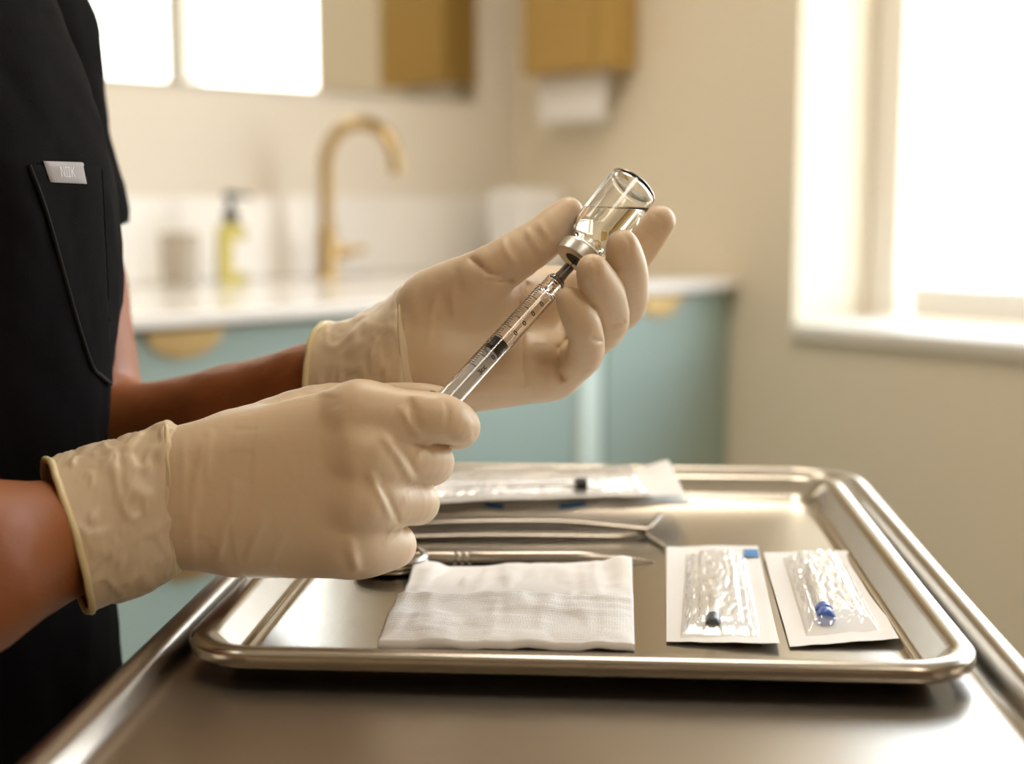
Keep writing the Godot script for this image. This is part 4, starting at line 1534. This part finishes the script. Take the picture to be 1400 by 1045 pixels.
func far_glove(t: Node3D, home: Transform3D) -> void:
	var s := Blob.new()
	s.k_own = PackedFloat32Array([0.016, 0.0008, 0.0008, 0.0008, 0.0008, 0.0008])
	s.k_root = PackedFloat32Array([0.010, 0.010, 0.010, 0.010, 0.010, 0.014])
	s.k_side = 0.0016
	s.bone(0, Vector3(-0.0933, 1.0381, -0.7299), 0.0210, Vector3(-0.0398, 1.0493, -0.7705), 0.0125)
	s.bone(0, Vector3(-0.0929, 1.0262, -0.7264), 0.0220, Vector3(-0.0256, 1.0369, -0.7659), 0.0130)
	s.bone(0, Vector3(-0.0928, 1.0178, -0.7253), 0.0220, Vector3(-0.0258, 1.0231, -0.7529), 0.0130)
	s.bone(0, Vector3(-0.0906, 1.0154, -0.7231), 0.0220, Vector3(-0.0314, 1.0144, -0.7362), 0.0130)
	s.bone(0, Vector3(-0.0802, 1.0165, -0.7149), 0.0165, Vector3(-0.0361, 1.016, -0.7219), 0.0135)
	s.bone(0, Vector3(-0.0677, 1.0535, -0.7246), 0.0140, Vector3(-0.0355, 1.0482, -0.7636), 0.0120)
	# index, middle, ring, little finger, thumb
	s.curve(1, [Vector3(-0.0357, 1.0526, -0.7692), 0.0125, Vector3(-0.0039, 1.0595, -0.7703), 0.0108, Vector3(0.0128, 1.0749, -0.7533), 0.0102, Vector3(0.0254, 1.0917, -0.7442), 0.0082])
	s.curve(2, [Vector3(-0.0236, 1.0377, -0.7661), 0.0125, Vector3(0.0053, 1.0448, -0.7488), 0.0110, Vector3(0.0083, 1.0614, -0.7249), 0.0108, Vector3(0.0073, 1.0723, -0.7066), 0.0098, Vector3(0.0057, 1.0806, -0.6974), 0.0080])
	s.curve(3, [Vector3(-0.0243, 1.0238, -0.7531), 0.0125, Vector3(-0.0031, 1.0372, -0.7291), 0.0112, Vector3(-0.0027, 1.0531, -0.7089), 0.0108, Vector3(-0.006, 1.0621, -0.6937), 0.0100, Vector3(-0.0088, 1.0694, -0.6833), 0.0078])
	s.curve(4, [Vector3(-0.0298, 1.0132, -0.7362), 0.0125, Vector3(-0.0137, 1.0245, -0.7125), 0.0100, Vector3(-0.0134, 1.0402, -0.6964), 0.0092, Vector3(-0.0166, 1.0478, -0.6911), 0.0082, Vector3(-0.0202, 1.0544, -0.6897), 0.0066])
	s.curve(5, [Vector3(-0.0877, 1.0502, -0.7228), 0.0185, Vector3(-0.0599, 1.0669, -0.7087), 0.0135, Vector3(-0.0359, 1.0825, -0.7155), 0.0112, Vector3(-0.028, 1.0894, -0.7205), 0.0104, Vector3(-0.0218, 1.0968, -0.7244), 0.0076])
	s.creases = [
		[0.0018, 0.0033, Vector3(-0.0848, -0.0506, -0.9951), [Vector3(-0.0707, 1.0746, -0.6989), Vector3(-0.0605, 1.0667, -0.6986), Vector3(-0.0474, 1.0641, -0.6992)]],
		[0.0015, 0.00231, Vector3(-0.0772, -0.0582, -0.9953), [Vector3(-0.0627, 1.0631, -0.6979), Vector3(-0.0525, 1.0623, -0.6986), Vector3(-0.0474, 1.0641, -0.6992)]],
		[0.0018, -0.00124, Vector3(-0.0719, -0.0379, -0.9967), [Vector3(-0.0542, 1.0854, -0.7015), Vector3(-0.0515, 1.0771, -0.7006), Vector3(-0.046, 1.0695, -0.7)]],
		[0.0017, -0.00088, Vector3(-0.0542, -0.0305, -0.9981), [Vector3(-0.0419, 1.089, -0.7028), Vector3(-0.0389, 1.0825, -0.7022), Vector3(-0.0338, 1.076, -0.7017)]],
		[0.0017, -0.00088, Vector3(-0.0464, -0.024, -0.9986), [Vector3(-0.0365, 1.0933, -0.7038), Vector3(-0.0328, 1.0869, -0.7032), Vector3(-0.0287, 1.0811, -0.7027)]],
		[0.002, 0.0033, Vector3(-0.0615, -0.1127, -0.9917), [Vector3(-0.0458, 1.0365, -0.726), Vector3(-0.0453, 1.0214, -0.724), Vector3(-0.0437, 1.0072, -0.7223)]],
		[0.0018, 0.00396, Vector3(-0.0333, -0.1131, -0.993), [Vector3(-0.02, 1.0349, -0.7124), Vector3(-0.0259, 1.0283, -0.7111), Vector3(-0.0265, 1.0176, -0.7097), Vector3(-0.0228, 1.0114, -0.7091)]],
		[0.0022, -0.00124, Vector3(-0.1449, -0.1059, -0.9838), [Vector3(-0.1053, 1.0448, -0.7128), Vector3(-0.1067, 1.0263, -0.7103), Vector3(-0.102, 1.0114, -0.7086)]],
		[0.0018, -0.00088, Vector3(-0.1254, -0.0811, -0.9888), [Vector3(-0.0876, 1.0615, -0.7162), Vector3(-0.0912, 1.0448, -0.7138), Vector3(-0.0929, 1.03, -0.7117)]],
		[0.0018, -0.00088, Vector3(-0.1105, -0.0686, -0.9915), [Vector3(-0.0794, 1.0663, -0.7174), Vector3(-0.0808, 1.0559, -0.716), Vector3(-0.0792, 1.0411, -0.7141)]],
		[0.0012, 0.00165, Vector3(-0.0096, -0.0998, -0.995), [Vector3(-0.0102, 1.0349, -0.6979), Vector3(-0.0065, 1.0335, -0.698), Vector3(-0.0036, 1.0335, -0.6982)]],
		[0.0012, 0.00165, Vector3(0.0061, -0.0875, -0.9961), [Vector3(0.0006, 1.0429, -0.6997), Vector3(0.0043, 1.0418, -0.6998), Vector3(0.0079, 1.0429, -0.7002)]],
		[0.0024, 0.0033, Vector3(-0.0628, -0.0726, -0.9954), [Vector3(-0.0435, 1.06, -0.7444), Vector3(-0.0473, 1.0504, -0.7429), Vector3(-0.0499, 1.0389, -0.7412)]],
		[0.001, 0.0008, Vector3(0.0116, -0.0328, -0.9994), [Vector3(0.0053, 1.0878, -0.6978), Vector3(0.0093, 1.0821, -0.6974), Vector3(0.0097, 1.0735, -0.6963)]],
		[0.001, 0.0008, Vector3(-0.0115, -0.0493, -0.9987), [Vector3(-0.0103, 1.0761, -0.6851), Vector3(-0.007, 1.0711, -0.6847), Vector3(-0.0063, 1.0634, -0.6837)]],
		[0.001, 0.0008, Vector3(0.0337, -0.0174, -0.9993), [Vector3(0.0207, 1.0966, -0.7436), Vector3(0.0265, 1.0921, -0.7434), Vector3(0.0281, 1.0845, -0.7425)]],
	]
	var b := MB.new()
	s.add_to(b, 0.0010)
	var g := obj("glove", b, M.latex, t, home)
	var secs := [
		[Vector3(-0.1489, 1.0359, -0.751), Vector3(-0.1499, 0.9703, -0.7403), Vector3(-0.157, 1.0133, -0.7141)],
		[Vector3(-0.1351, 1.0406, -0.7476), Vector3(-0.1321, 0.9739, -0.737), Vector3(-0.139, 1.0119, -0.7081)],
		[Vector3(-0.1194, 1.0496, -0.7448), Vector3(-0.1135, 0.9782, -0.7318), Vector3(-0.1192, 1.017, -0.6991)],
		[Vector3(-0.1077, 1.0577, -0.7406), Vector3(-0.0953, 0.9819, -0.7275), Vector3(-0.1027, 1.0223, -0.6959)],
		[Vector3(-0.0945, 1.06, -0.7408), Vector3(-0.0872, 0.9939, -0.7256), Vector3(-0.0894, 1.0261, -0.7135)],
	]
	obj("cuff", cuff(secs, 57, 0.0013), M.cuff, g)
	obj("cuff_seam", bead([Vector3(-0.1089, 1.0577, -0.7405), Vector3(-0.0965, 0.9811, -0.7273), Vector3(-0.1037, 1.0224, -0.6953)], 0.0008), M.latex, g)
	obj("rolled_edge", bead(secs[0], 0.0017), M.bead, g)
